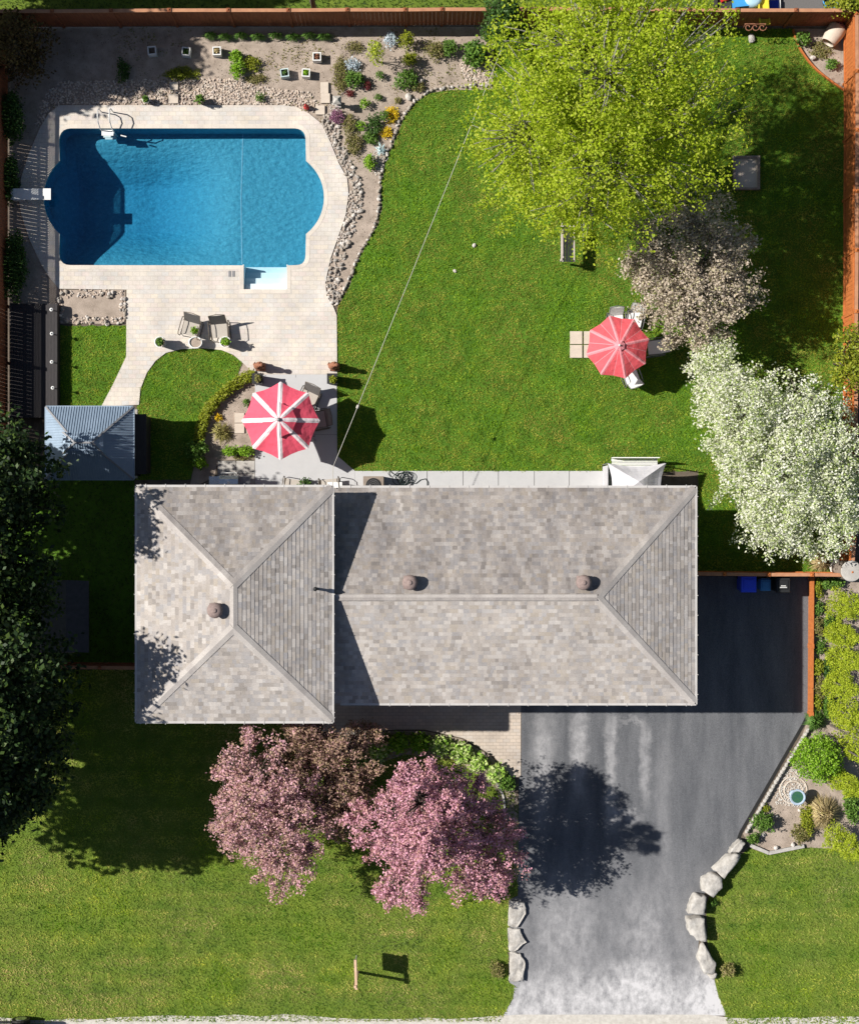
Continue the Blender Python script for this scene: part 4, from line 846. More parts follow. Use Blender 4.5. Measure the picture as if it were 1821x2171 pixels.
for a in (('white stone beside the mixed shrub near the back lawn edge', 893, 172, .2, .2, 1), ('larger white stone on the curved lawn edge', 866, 206, .28, .22, 2), ('whitish rock in the corner flower bed', 1722, 123, .22, .2, 3), ('big pale rock where the two orange fences meet', 1770, 1199, .55, .4, 4), ('dull grey stump like rock by the scroll bench', 1592, 82, .34, .2, 5, 'garden_rock', 'old_concrete'), ('white rock in middle of the bird bath bed', 1645, 1730, .13, .14, 6), ('left white rock inside the concrete border', 1644, 1797, .19, .18, 7), ('right white rock inside the concrete border', 1680, 1791, .2, .18, 8), ('white rock at foot of the tan grass clump', 1694, 1718, .16, .14, 9), ('pale flat rock beside the round dark green bush', 1617, 1770, .22, .12, 10), ('small pale stone lying on open back lawn', 1005, 520, .17, .12, 11), ('second small pale stone on back lawn nearer the pool', 964, 574, .15, .1, 12)): rock(*a)
for lb, u, v, a, b_ in (('flat paving slab in pebbles behind the pool, upper one', 369, 182, .32, .3), ('flat paving slab in pebbles behind the pool, lower one', 368, 209, .36, .34), ('flat stone step among the rocks, nearer the fence', 688, 186, .3, .42), ('flat stone step among the rocks, nearer the paving', 690, 208, .34, .36), ('tilted square stone by the corner of the paving', 679, 233, .34, .34)):
    mb = MB(); mb.box((0, 0, .03), (a, b_, .06), 0, top=(.95, .95)); solo('stepping_stone', lb, 'stepping stone', mb, M['slab']).location = P(u, v, .045)
#==PART5==
# ------------------------------------------------------------------ garden plants
SH = [
 ('clipped_cone_shrub', 'upright golden cone shaped evergreen casting a long shadow in the back bed', 797, 112, 17, 2.1, 'cedar', 21, .034),
 ('creeping_phlox', 'pale blue flowering cushion close to the back fence', 829, 83, 16, .3, 'silver', 17, .03),
 ('silver_cushion', 'silvery blue cushion plant above a green bush in the back bed', 747, 136, 17, .3, 'silver', 15, .03),
 ('garden_shrub', 'loose lime green sapling beside the golden cone evergreen', 862, 84, 16, .8, 'yellow_green', 16, .04),
 ('garden_shrub', 'loose lime green sapling inside the long shadow of the cone', 868, 124, 18, .6, 'yellow_green', 14, .04),
 ('garden_shrub', 'thin olive brown bush east of the cone shadow', 922, 104, 22, .5, 'olive', 20, .035),
 ('garden_shrub', 'wispy green bush next to the olive brown one', 953, 100, 15, .6, 'green', 18, .04),
 ('broad_leaf_shrub', 'big leaved bright green shrub among the pebbles near the big tree', 1006, 112, 20, .8, 'green', 23, .075),
 ('garden_shrub', 'low bright green plant in the shade of the back fence by the big tree', 1040, 76, 18, .35, 'lime', 10, .05),
 ('garden_shrub', 'rounded mid green bush right below the silvery cushion', 752, 166, 19, .5, 'green', 17, .045),
 ('garden_shrub', 'sprawling olive weeds left of the silvery cushion', 722, 158, 18, .2, 'olive', 40, .03),
 ('garden_shrub', 'sparse olive weeds above the silvery cushion', 752, 100, 24, .15, 'olive', 14, .025),
 ('ball_shrub', 'small round green ball below the cone evergreen', 806, 159, 10, .35, 'green', 10, .03),
 ('ball_shrub', 'smaller round green ball in bare soil at the bed centre', 802, 206, 8, .25, 'green', 7, .028),
 ('ball_shrub', 'tiny greyish green ball near the large white stone', 844, 212, 6, .2, 'olive', 6, .028),
 ('crimson_plant', 'small dark crimson plant right of the mid green bush', 779, 180, 8, .25, 'crimson', 10, .03),
 ('crimson_plant', 'low dark brownish plant below the mid green bush', 742, 197, 9, .15, 'crimson', 6, .03),
 ('garden_shrub', 'mixed dark green and white edged shrub at the lawn edge', 862, 168, 25, .45, 'green', 20, .04),
 ('garden_shrub', 'olive tinged low bush at the lawn edge stones', 888, 184, 14, .25, 'olive', 11, .035),
 ('ball_shrub', 'bright green round shrub beside the white lantern shadow', 773, 219, 10, .4, 'lime', 10, .035),
 ('flower_patch', 'upper clump of bright yellow flowers along the stone edge', 831, 243, 15, .2, 'yellow_flower', 18, .032),
 ('flower_patch', 'lower clump of bright yellow flowers along the stone edge', 820, 280, 12, .2, 'yellow_flower', 13, .032),
 ('ball_shrub', 'rounded green bush sitting in front of the yellow flowers', 815, 245, 11, .45, 'green', 11, .032),
 ('ball_shrub', 'light green ball shrub at the middle of the narrow bed', 766, 266, 11, .4, 'lime', 10, .032),
 ('heather_mound', 'dark green mound left of the yellow flowers', 792, 262, 17, .35, 'deep_green', 22, .035),
 ('heather_mound', 'blue green low mound above the agave gravel', 787, 292, 18, .25, 'green', 14, .035),
 ('heather_mound', 'olive heather mound next to the purple plant', 741, 262, 16, .3, 'olive', 22, .03),
 ('heather_mound', 'olive green heather mound left of the agave', 749, 302, 20, .3, 'olive', 26, .03),
 ('garden_shrub', 'lumpy yellow green shrub below the agave', 783, 344, 11, .45, 'lime', 15, .045),
 ('purple_plant', 'dusty purple bush at the corner of the paving', 714, 246, 16, .4, 'purple', 16, .03),
 ('ground_cover', 'yellow green groundcover spilling onto the pebbles behind the pool', 385, 156, 36, .2, 'yellow_green', 14, .035),
 ('garden_shrub', 'bright green leafy clump by the white planters, upper one', 500, 118, 14, .5, 'lime', 14, .045),
 ('garden_shrub', 'bright green leafy clump by the white planters, lower one', 503, 146, 15, .5, 'lime', 18, .045),
 ('garden_shrub', 'thin yellow green plant right of the bright green clumps', 533, 134, 20, .3, 'yellow_green', 18, .03),
 ('garden_shrub', 'sparse olive weeds just above the pebbles behind the pool', 545, 166, 26, .15, 'olive', 12, .028),
 ('garden_shrub', 'dark narrow green plant in the shaded part of the back bed', 263, 150, 12, .4, 'deep_green', 26, .04),
 ('garden_shrub', 'small green bush in the pebbles behind the pool', 552, 206, 10, .35, 'green', 9, .03),
 ('garden_shrub', 'dark green bush by the lattice fence, highest of three', 26, 250, 24, .9, 'deep_green', 60, .05),
 ('garden_shrub', 'dark green bush by the lattice fence, middle of three', 22, 380, 18, .6, 'deep_green', 50, .05),
 ('garden_shrub', 'dark green bush by the lattice fence, lowest of three', 30, 560, 26, .7, 'deep_green', 70, .05),
 ('garden_shrub', 'blue green leafy bush at the edge of the gazebo shadow', 416, 954, 22, .7, 'green', 18, .05),
 ('garden_shrub', 'green leafy bush just below the blue green bush', 423, 981, 14, .5, 'lime', 13, .05),
 ('garden_shrub', 'lime hedge plant next to the red umbrella, left of two', 490, 956, 17, .45, 'lime', 11, .045),
 ('garden_shrub', 'lime hedge plant next to the red umbrella, right of two', 521, 955, 17, .45, 'lime', 10, .045),
 ('garden_shrub', 'olive strip of low plants above the grill slabs', 515, 970, 24, .15, 'olive', 5, .03),
 ('yellow_plant', 'tiny yellow leaved plant in the bed left of the red umbrella', 463, 884, 8, .2, 'yellow_flower', 7, .03),
 ('garden_shrub', 'small red and green plant at the umbrella rim', 522, 852, 6, .25, 'green', 8, .03),
 ('ball_bush', 'large round bright green bush beside the driveway', 1733, 1608, 52, 1.35, 'lime', 50, .042),
 ('garden_shrub', 'round dark green bush in the bird bath bed', 1616, 1743, 22, .6, 'green', 22, .042),
 ('garden_shrub', 'small green bush above the top limestone piece', 1596, 1778, 15, .4, 'green', 12, .04),
 ('garden_shrub', 'olive green bush left of the tan grass clump', 1698, 1768, 20, .4, 'olive', 22, .04),
 ('garden_shrub', 'pale yellow little plant against the low stone wall', 1623, 1715, 10, .2, 'yellow_green', 9, .03),
 ('garden_shrub', 'yellow green bush hugging the west side of tan grass', 1712, 1735, 16, .5, 'yellow_green', 34, .04),
 ('garden_shrub', 'bushy blue spiked plant in the corner bed', 1702, 82, 14, .4, 'green', 14, .045),
 ('garden_shrub', 'small green bush at the foot of the orange fence', 1764, 134, 12, .35, 'green', 12, .04),
 ('garden_shrub', 'sparse olive weeds in the corner bed', 1740, 105, 24, .12, 'olive', 22, .028),
 ('garden_shrub', 'dry grassy tuft beside the left limestone blocks', 1054, 2058, 15, .35, 'olive', 17, .04),
 ('garden_shrub', 'dry tuft beside the triangular limestone block', 1543, 2056, 16, .4, 'olive', 14, .04),
 ('garden_shrub', 'small dark bush on neighbouring grass above the back fence', 1580, 30, 1, .1, 'olive', 1, .02),
]
for nm_, lb, u, v, r_, h, lm, r2_, sz in SH[:-1]:
    shrub(nm_, lb, u, v, r_, h, M[lm], 'shrub' if 'flower' not in nm_ else 'flowers', r2_, size=sz, amp=.14 if 'ball' in nm_ or 'cone' in nm_ else .3, inner=.6 if 'ball' in nm_ else .3)
for i, (u, v, r_) in enumerate(((762, 1617, 18), (800, 1593, 20), (845, 1574, 19), (889, 1576, 19), (934, 1580, 20), (979, 1597, 20), (1014, 1616, 16), (1050, 1640, 20))):
    shrub('hosta', 'light green variegated leafy clump, %s along the front walk' % ('first from the left', 'second from the left', 'third from the left', 'fourth from the left', 'fifth from the left', 'sixth from the left', 'next to last on the right', 'last on the right')[i], u, v, r_, .45, M['hosta'] if i not in (2, 3) else M['lime'], 'plant', None, 75, .085, 'leafy clumps along the front walk', up=.9, inner=.2, amp=.15)
shrub('garden_shrub', 'dark green clump where the leafy row meets the driveway', 1074, 1660, 15, .4, M['green'], 'shrub', 15, size=.06)
for i, (u, v, a, b_) in enumerate(((1786, 1284, 29, 33), (1779, 1348, 24, 26), (1784, 1400, 28, 30), (1777, 1455, 26, 32), (1786, 1515, 24, 36), (1797, 1562, 20, 26), (1806, 1602, 13, 14), (1788, 1664, 24, 26), (1782, 1790, 30, 32))):
    u += 9; x, y, _ = P(u, v, .9); t = thing('golden_cedar', 'golden evergreen by the right edge, %s counting down from fence' % ('first', 'second', 'third', 'fourth', 'fifth', 'sixth', 'small seventh', 'eighth', 'ninth and lowest')[i], 'evergreen', (x * .965, y * .965, 0), 0, 'golden evergreens along the right edge')
    bl = [(x * .985, y * .985, .55, a / S * .88, b_ / S * .98, .5), (x, y, 1.2, a / S * .78, b_ / S * .86, .65), (x * 1.008, y * 1.008, 1.85, a / S * .36, b_ / S * .4, .6)]
    C = clusters(bl, 700 if a > 20 else 220, 300 + i, .6, .3); C = np.repeat(C, 9, 0); C = C + rng.normal(size=C.shape) * .035
    link('foliage', bigmesh('foliage', leaves(C, .028, .7, .45) - np.array(t.location), 4, M['cedar']), t)
    mb = MB(); mb.tube([(0, 0, -.02), (x * .02, y * .02, 1.0), (x * .04, y * .04, 1.8)], [.05, .035, .01], 6); part('trunk', mb, M['bark'], t)
for i, (u, v, a) in enumerate(((1733, 1248, 12), (1736, 1290, 9), (1734, 1330, 12), (1738, 1372, 10), (1733, 1415, 11), (1737, 1460, 12), (1734, 1492, 9))):
    shrub('border_plant', 'scrappy low plant behind the orange timber border, %s from the top' % ('first', 'second', 'third', 'fourth', 'fifth', 'sixth', 'seventh')[i], u, v, a, .3, M[('yellow_green', 'green', 'olive', 'green', 'yellow_green', 'olive', 'yellow_green')[i]], 'plant', a * 1.7, size=.04, group='low plants behind the timber border', amp=.4, inner=.2)
for i, (u, v, a, b_) in enumerate(((1762, 1330, 14, 30), (1760, 1420, 13, 40), (1758, 1500, 12, 26), (1806, 1700, 14, 40), (1760, 1236, 26, 10))):
    shrub('border_plant', 'dark green leafy plant under the golden hedge, %s' % ('upper', 'middle', 'lower', 'right of the tan grass', 'just below the fence')[i], u, v, a, .35, M['green' if i != 1 else 'deep_green'], 'plant', b_, size=.05, group='dark plants under the golden hedge')
tuft('ornamental_grass', 'big fountain of dry tan ornamental grass in the right bed', 1744, 1724, 42, .8, M['straw'], 1500, .009, 'ornamental grass', .55)
tuft('ornamental_grass', 'arching olive grass clump left of the red umbrella', 470, 917, 30, .45, M['olive_blade'], 210, .011, 'ornamental grass', .7)
tuft('ornamental_grass', 'dry grass clump near the big pale rock and orange fences', 1740, 1190, 30, .5, M['straw'], 500, .009, 'ornamental grass', .6)
tuft('spiky_plant', 'green strappy plant above the large round bush', 1729, 1529, 29, .6, M['green_blade'], 260, .014, droop=.6)
tuft('agave', 'pale blue star shaped agave on white gravel', 808, 318, 18, .3, M['agave'], 34, .02, droop=.2)
tuft('spiky_plant', 'small spiky green plant behind the right limestone blocks', 1512, 1915, 15, .4, M['green_blade'], 40, .016, droop=.5)
for i, u in enumerate((447, 478, 512, 548, 585, 622, 655, 688)):
    tuft('day_lily', 'strappy green lily clump along the back fence, %s from the left' % ('first', 'second', 'third', 'fourth', 'fifth', 'sixth', 'seventh', 'eighth')[i], u, 74 + 3 * (i % 2), 22, .55, M['green_blade'], 150, .018, 'plant', .5, 11, 'lily clumps along the back fence')
# clipped low hedge curving round the bed by the umbrella
t = thing('box_hedge', 'low yellow green hedge curving round the bed left of the red umbrella', 'hedge', P(470, 845)); hp = along(smoothpoly([(533, 797), (508, 808), (484, 826), (460, 848), (441, 872), (430, 900), (422, 932)], 2), 7)
C = clusters([(*P(u, v)[:2], .2, .21, .21, .2) for u, v in hp], 1200, 55, .5, .15); C = np.repeat(C, 5, 0) + rng.normal(size=(len(C) * 5, 3)) * .03; C[:, 2] = np.maximum(C[:, 2], .02)
link('foliage', bigmesh('foliage', leaves(C, .032, .8) - np.array(t.location), 4, M['yellow_green']), t)
mb = MB()
for u, v in hp[::3]: mb.tube([P(u, v, 0), P(u, v, .25)], [.012, .006], 4)
part('stem', mb, M['bark'], t, world=True)
# ------------------------------------------------------------------ umbrellas
def canopy(mb, R0, R1, z0, z1, rot, n, w, sag=.05, steps=5, mid=False, th=0):
    for k in range(n):
        a0, a1 = rot + 2 * math.pi * k / n, rot + 2 * math.pi * (k + 1) / n
        def pt(t, s):
            r_ = R0 + (R1 - R0) * t; z = z0 + (z1 - z0) * (t ** 1.25); A_ = Vector((math.cos(a0) * r_, math.sin(a0) * r_, z)); B_ = Vector((math.cos(a1) * r_, math.sin(a1) * r_, z)); p = A_.lerp(B_, s)
            q = 4 * s * (1 - s); p.z -= sag * q * t; f = 1 - .045 * q * t; return Vector((p.x * f, p.y * f, p.z))
        rows = []
        for i in range(steps + 1):
            t = i / steps; ch = 2 * (R0 + (R1 - R0) * t) * math.sin(math.pi / n); s = min(.46, w / max(ch, .01)); rows.append([pt(t, x) for x in ((0, s, .5 - .5 * s * .35, .5 + .5 * s * .35, 1 - s, 1) if mid else (0, s, .35, .65, 1 - s, 1))])
        for i in range(steps):
            for j in range(5):
                mi = 1 if j in (0, 4) or (mid and j == 2) else 0
                mb.add([rows[i][j], rows[i + 1][j], rows[i + 1][j + 1], rows[i][j + 1]], [(0, 1, 2, 3)], mi)
def cloth(name, c):
    m, nt, b = nodes(name); wk = noise(nt, 2.6, 3, .5); bump(nt, b, wk.outputs[0], .5, .12); n = noise(nt, 7, 4, .6); r = ramp(nt, [(.3, tuple(x * .88 for x in c)), (.7, c)]); nt.links.new(n.outputs[0], r.inputs[0]); nt.links.new(r.outputs[0], b.inputs['Base Color']); b.inputs['Roughness'].default_value = .8
    t = nt.nodes.new('ShaderNodeBsdfTranslucent'); nt.links.new(r.outputs[0], t.inputs[0]); ms = nt.nodes.new('ShaderNodeMixShader'); ms.inputs[0].default_value = .12
    nt.links.new(b.outputs[0], ms.inputs[1]); nt.links.new(t.outputs[0], ms.inputs[2]); nt.links.new(ms.outputs[0], nt.nodes['Material Output'].inputs[0]); return m
red, pale = cloth('red_canvas', (.83, .10, .165)), cloth('white_canvas_stripe', (.86, .76, .78)); red2, pale2 = cloth('coral_canvas', (.80, .11, .135)), cloth('pink_canvas_stripe', (.82, .30, .34))
um = thing('umbrella', 'two tiered red umbrella with broad white ribs over the concrete patio', 'umbrella', (*P(592, 890, 2.75)[:2], 0))
mb = MB(); canopy(mb, .32, 1.36, 2.66, 2.22, math.pi / 2, 8, .085); part('canopy', mb, [red, pale], um)
mb = MB(); canopy(mb, .03, .62, 2.92, 2.70, math.pi / 2, 8, .08, .03, 4); part('upper_canopy', mb, [red, pale], um)
mb = MB(); mb.lathe([(.03, .0), (.026, 2.95)], n=10); mb.lathe([(.06, 2.9), (.07, 2.95), (.04, 2.99), (0, 3.0)], n=10); part('pole', mb, M['grey'], um, True)
mb = MB(); mb.lathe([(.32, .05), (.32, .1), (.06, .16), (.05, .35), (0, .35)], n=18); part('base', mb, M['dark'], um)
for k in range(8):
    a = math.pi / 2 + k * math.pi / 4; mb = MB(); mb.tube([(.03 * math.cos(a), .03 * math.sin(a), 2.72), (.8 * math.cos(a), .8 * math.sin(a), 2.44), (1.35 * math.cos(a), 1.35 * math.sin(a), 2.2)], .009, 5); part('rib', mb, M['grey'], um)
u2 = thing('umbrella', 'smaller coral red umbrella on the back lawn by the bronze tree', 'umbrella', (*P(1312, 733, 2.4)[:2], 0))
mb = MB(); canopy(mb, .10, 1.13, 2.52, 2.06, R(14), 8, .055, .045, 5, True); part('canopy', mb, [red2, pale2], u2)
mb = MB(); canopy(mb, .02, .20, 2.62, 2.55, R(14), 8, .03, .01, 2); part('upper_canopy', mb, [pale2, pale2], u2)
mb = MB(); mb.lathe([(.022, .0), (.02, 2.62)], n=10); mb.lathe([(.04, 2.6), (.035, 2.66), (0, 2.68)], n=8); part('pole', mb, M['white_metal'], u2, True)
mb = MB(); mb.lathe([(.26, .02), (.26, .07), (.05, .13), (.04, .3), (0, .3)], n=18); part('base', mb, M['white'], u2)
for k in range(8):
    a = R(14) + k * math.pi / 4; mb = MB(); mb.tube([(.03 * math.cos(a), .03 * math.sin(a), 2.5), (1.12 * math.cos(a), 1.12 * math.sin(a), 2.04)], .008, 5); part('rib', mb, M['white_metal'], u2)
# ------------------------------------------------------------------ tables and chairs
def table(label, loc, r_, m_, rect=None):
    t = thing('garden_table', label, 'table', loc); mb = MB()
    if rect: mb.box((0, 0, .71), (rect[0], rect[1], .03))
    else: mb.lathe([(r_, .69), (r_ + .01, .71), (r_, .73), (0, .73)], n=28)
    part('tabletop', mb, M[m_], t)
    for a in range(4):
        q = a * math.pi / 2 + .785; rr = (rect[0] * .6 if rect else r_ * .75); mb = MB(); mb.tube([(rr * math.cos(q), rr * math.sin(q), .69), (rr * 1.1 * math.cos(q), rr * 1.1 * math.sin(q), 0)], .02, 6); part('leg', mb, M[m_], t)
tx, ty, _ = um.location; table('grey patio table mostly hidden by the two tiered umbrella', (tx + .45, ty, .045), .7, 'grey', (1.25, 1.0))
ux, uy, _ = u2.location; table('small white table hidden by the coral umbrella', (ux + .05, uy, .01), .5, 'white')
def sling_chair(label, loc, rz, fm, sm, group, sw=.25):
    """tubular garden chair facing its own -y"""
    t = thing('garden_chair', label, 'chair', loc, rz, group)
    for s in (-1, 1):
        mb = MB(); mb.tube([(s * (sw + .05), .25, .02), (s * (sw + .06), -.30, .02), (s * (sw + .06), -.36, .12), (s * (sw + .06), -.36, .5), (s * (sw + .06), -.28, .62), (s * (sw + .06), .05, .63), (s * (sw + .06), .26, .60), (s * (sw + .05), .30, .35), (s * (sw + .05), .25, .02)], .016, 6); part('side_frame', mb, fm, t, True)
    mb = MB(); mb.tube([(-sw, -.30, .40), (-sw, .18, .37), (-sw, .42, .92), (0, .45, .96), (sw, .42, .92), (sw, .18, .37), (sw, -.30, .40)], .014, 6); mb.tube([(-sw - .05, .2, .36), (sw + .05, .2, .36)], .014, 6); part('seat_frame', mb, fm, t, True)
    mb = MB(); mb.box((0, -.06, .385), (sw * 2 - .02, .48, .015)); part('seat', mb, M['mesh_seat'] if sm is M['sling'] else sm, t)
    mb = MB(); x_ = sw - .01; mb.add([(-x_, .17, .38), (x_, .17, .38), (x_, .405, .9), (-x_, .405, .9), (-x_, .19, .375), (x_, .19, .375), (x_, .42, .9), (-x_, .42, .9)], [(0, 1, 2, 3), (7, 6, 5, 4), (0, 4, 5, 1), (3, 2, 6, 7), (0, 3, 7, 4), (1, 5, 6, 2)]); part('backrest', mb, sm, t)
    return t
ch = sling_chair('bronze framed chair on the paving with a small pot on its seat', P(408, 696, .05), R(-16), M['bronze'], M['sling'], 'bronze chairs on the paving', .29)
x, y, _ = P(413, 697, .42); shrub('potted_plant', 'little green plant standing on the seat of a bronze chair', 416, 699, 6, .2, M['lime'], 'plant', size=.035).location = (x, y - .06, .44)
dup(ch, P(468, 700, .05), R(5), 'bronze framed empty chair on the paving, right of its twin')
dup(ch, P(622, 1034, .05), R(172), 'bronze chair by the house wall next to the grill', 'bronze chairs by the house wall')
dup(ch, P(700, 1034, .05), R(186), 'bronze chair by the house wall beside the white box', 'bronze chairs by the house wall')
dup(ch, (tx + 1.25, ty + .15, .045), R(-80), 'bronze chair pushed under the right side of two tiered umbrella', 'chairs under the two tiered umbrella')
dup(ch, (tx + .85, ty + .95, .045), R(-25), 'bronze chair peeping out above right of two tiered umbrella', 'chairs under the two tiered umbrella')
wc = sling_chair('white chair standing clear above right of the coral umbrella', P(1344, 676, .02), R(-12), M['grey'], M['white'], 'white chairs round the coral umbrella', .25)
dup(wc, P(1388, 738, .02), R(-84), 'chair in shade at the right rim of the coral umbrella')
dup(wc, P(1336, 800, .02), R(200), 'chair half in sun below right of the coral umbrella')
dup(wc, P(1304, 682, .02), R(4), 'chair nearly hidden at the top rim of the coral umbrella')
for lb, u, v, a, b_ in (('beige slab beside coral umbrella, upper outer one', 1221, 716, .44, .47), ('beige slab beside coral umbrella, lower outer one', 1221, 745, .44, .47), ('beige slab beside coral umbrella, upper inner one', 1250, 716, .44, .47), ('beige slab beside coral umbrella, lower inner one', 1250, 745, .44, .47)):
    mb = MB(); mb.box((0, 0, .045), (a, b_, .09), 0, top=(.97, .97)); o = solo('paving_slab', lb, 'slab', mb, M['slab'], None, False, 'slabs beside the coral umbrella'); o.location = P(u, v, .01)
for lb, u, v in (('square slab left of two tiered umbrella, upper one', 508, 886), ('square slab left of two tiered umbrella, lower one', 508, 908)):
    mb = MB(); mb.box((0, 0, .03), (.36, .36, .06), 0, top=(.96, .96)); o = solo('paving_slab', lb, 'slab', mb, M['slab'], None, False, 'slabs beside the two tiered umbrella'); o.location = P(u, v, .012)
#==PART6==
# ------------------------------------------------------------------ pots, planters, ornaments
def pot(name, label, u, v, r_, h, m_, plant, group=None, pr=.8, ph=.3, sx=1, z=.05):
    t = thing(name, label, 'pot', P(u, v, z), 0, group); mb = MB(); mb.lathe([(r_ * .62, 0), (r_ * .8, h * .4), (r_, h * .92), (r_ * 1.08, h), (r_ * .93, h), (r_ * .9, h * .86), (0, h * .86)], n=22, sx=sx); part('pot_body', mb, M[m_], t, True)
    mb = MB(); mb.lathe([(r_ * .88, h * .87), (0, h * .89)], n=16, sx=sx); part('soil', mb, M['soil'], t)
    if plant:
        C = clusters([(0, 0, h + ph * .3, r_ * pr, r_ * pr, ph * .6)], 60, int(u), .2); C = np.repeat(C, 5, 0) + rng.normal(size=(len(C) * 5, 3)) * .02; C[:, 2] = np.maximum(C[:, 2], h * .9); link('plant', bigmesh('plant', leaves(C, .035, .7), 4, M[plant]), t)
    return t
pot('flower_pot', 'white urn with a green plant, leftmost of three on the paving edge', 345, 728, .19, .55, 'white', 'green', 'white pots along the small lawn')
pot('flower_pot', 'wide white oval pot of bare soil, middle of three', 418, 728, .20, .42, 'white', None, 'white pots along the small lawn', sx=1.15)
pot('flower_pot', 'white urn with a lime plant, rightmost of three near the concrete', 482, 728, .19, .55, 'white', 'lime', 'white pots along the small lawn')
pot('flower_pot', 'white pot with a leafy tuft by the pool ladder pebbles', 312, 214, .12, .28, 'white', 'green', None, .9, .2)
pot('flower_pot', 'grey green pot holding a round green ball plant behind the pool', 427, 215, .15, .3, 'fence_grey', 'green', None, 1.1, .35)
def planter(label, u, v, d, m_='white', plant=None, h=.32, z=.01):
    t = thing('planter_box', label, 'planter', P(u, v, z), R(random.uniform(-6, 8)), 'square planters in the back bed'); mb = MB(); a = d / 2; q = .035
    for s in (-1, 1): mb.box((s * (a - q / 2), 0, h / 2), (q, d, h)); mb.box((0, s * (a - q / 2), h / 2), (d - 2 * q, q, h - .003))
    mb.box((0, 0, .02), (d - .08, d - .08, .03)); part('box', mb, M[m_], t)
    mb = MB(); mb.box((0, 0, h * .36), (d - .075, d - .075, h * .62)); part('soil', mb, M['ground'], t)
    if plant:
        C = clusters([(0, 0, h * .8, a * .6, a * .6, .12)], 26, int(u), .1); C = np.repeat(C, 4, 0) + rng.normal(size=(len(C) * 4, 3)) * .02; link('plant', bigmesh('plant', leaves(C, .035, .6), 4, M[plant]), t)
planter('empty white square planter in the shaded end of the back bed', 325, 111, .30); planter('dark filled white planter at the edge of the tree shadow', 397, 113, .30, 'white', 'deep_green'); planter('white planter with a tan plant by the bright green clumps', 462, 112, .30, 'white', 'straw')
planter('greenish planter with dark plant right above the pebbles', 605, 158, .30, 'agave', 'deep_green'); planter('white planter with small green plant just above the pebbles', 650, 158, .29, 'white', 'lime'); planter('white planter with rusty plant nearest the silvery cushion', 673, 124, .30, 'white', 'terracotta')
def tall_planter(label, u, v, plant):
    t = thing('tall_planter', label, 'planter', P(u, v, .05), 0, 'tall dark planters at the patio step'); mb = MB(); h = .72
    mb.box((0, 0, h / 2), (.30, .30, h), 0, 0, (1.12, 1.12)); mb.box((0, 0, h + .012), (.37, .37, .025)); part('box', mb, M['dark'], t)
    C = clusters([(0.03, -.02, h + .06, .12, .12, .1)], 40, int(u), .1); C = np.repeat(C, 4, 0) + rng.normal(size=(len(C) * 4, 3)) * .02; link('plant', bigmesh('plant', leaves(C, .04, .7), 4, M[plant]), t)
tall_planter('tall dark planter with brownish plant at the left end of the patio step', 550, 806, 'olive'); tall_planter('tall dark planter with lime plant at the lawn end of the patio step', 707, 806, 'yellow_green')
def statue(label, u, v):
    t = thing('animal_statue', label, 'statue', P(u, v, .05), R(90), 'terracotta statues at the patio step'); mb = MB(); mb.box((0, 0, .12), (.30, .36, .24), 0, 0, (.92, .92)); part('plinth', mb, M['terracotta'], t)
    mb = MB(); mb.tube([(0, .12, .24), (0, .10, .36), (0, .03, .55), (0, -.03, .68), (0, -.06, .76), (0, -.13, .82), (0, -.21, .78)], [.10, .135, .12, .10, .085, .088, .04], 10)
    for s in (-1, 1):
        mb.tube([(s * .07, -.04, .58), (s * .075, -.11, .4), (s * .075, -.12, .25)], [.05, .04, .045], 7); mb.tube([(s * .1, .09, .3), (s * .13, -.03, .32), (s * .12, -.08, .25)], [.07, .055, .04], 7); mb.tube([(s * .055, -.06, .82), (s * .075, -.05, .91)], [.035, .006], 6)
    mb.tube([(0, .2, .28), (.08, .24, .27), (.16, .18, .27)], [.03, .025, .02], 6); part('figure', mb, M['terracotta'], t, True); t.scale = (.95, .95, 1.1)
statue('terracotta seated animal statue at the left end of the patio step', 553, 778); statue('terracotta seated animal statue beside the back lawn corner', 710, 778)
t = thing('garden_lantern', 'white garden lantern by the purple plant', 'lantern', P(717, 222, .02)); mb = MB(); mb.box((0, 0, .06), (.22, .22, .12)); mb.tube([(0, 0, .12), (0, 0, .5)], .06, 8); part('base', mb, M['limestone'], t)
mb = MB(); mb.box((0, 0, .6), (.2, .2, .2)); mb.box((0, 0, .76), (.3, .3, .12), 0, 0, (.2, .2)); part('lamp_house', mb, M['limestone'], t)
t = thing('garden_gnome', 'little red figure at the corner of the pool paving', 'ornament', P(650, 228, .05)); mb = MB(); mb.lathe([(.08, 0), (.1, .1), (.08, .22), (.05, .26), (0, .27)], n=12); part('body', mb, M['red_plastic'], t, True)
mb = MB(); mb.lathe([(.04, .25), (.06, .3), (.03, .36), (0, .37)], n=10); part('head', mb, M['slab'], t, True); mb = MB(); mb.lathe([(.07, .34), (.03, .44), (0, .5)], n=10); part('hat', mb, M['red_plastic'], t, True)
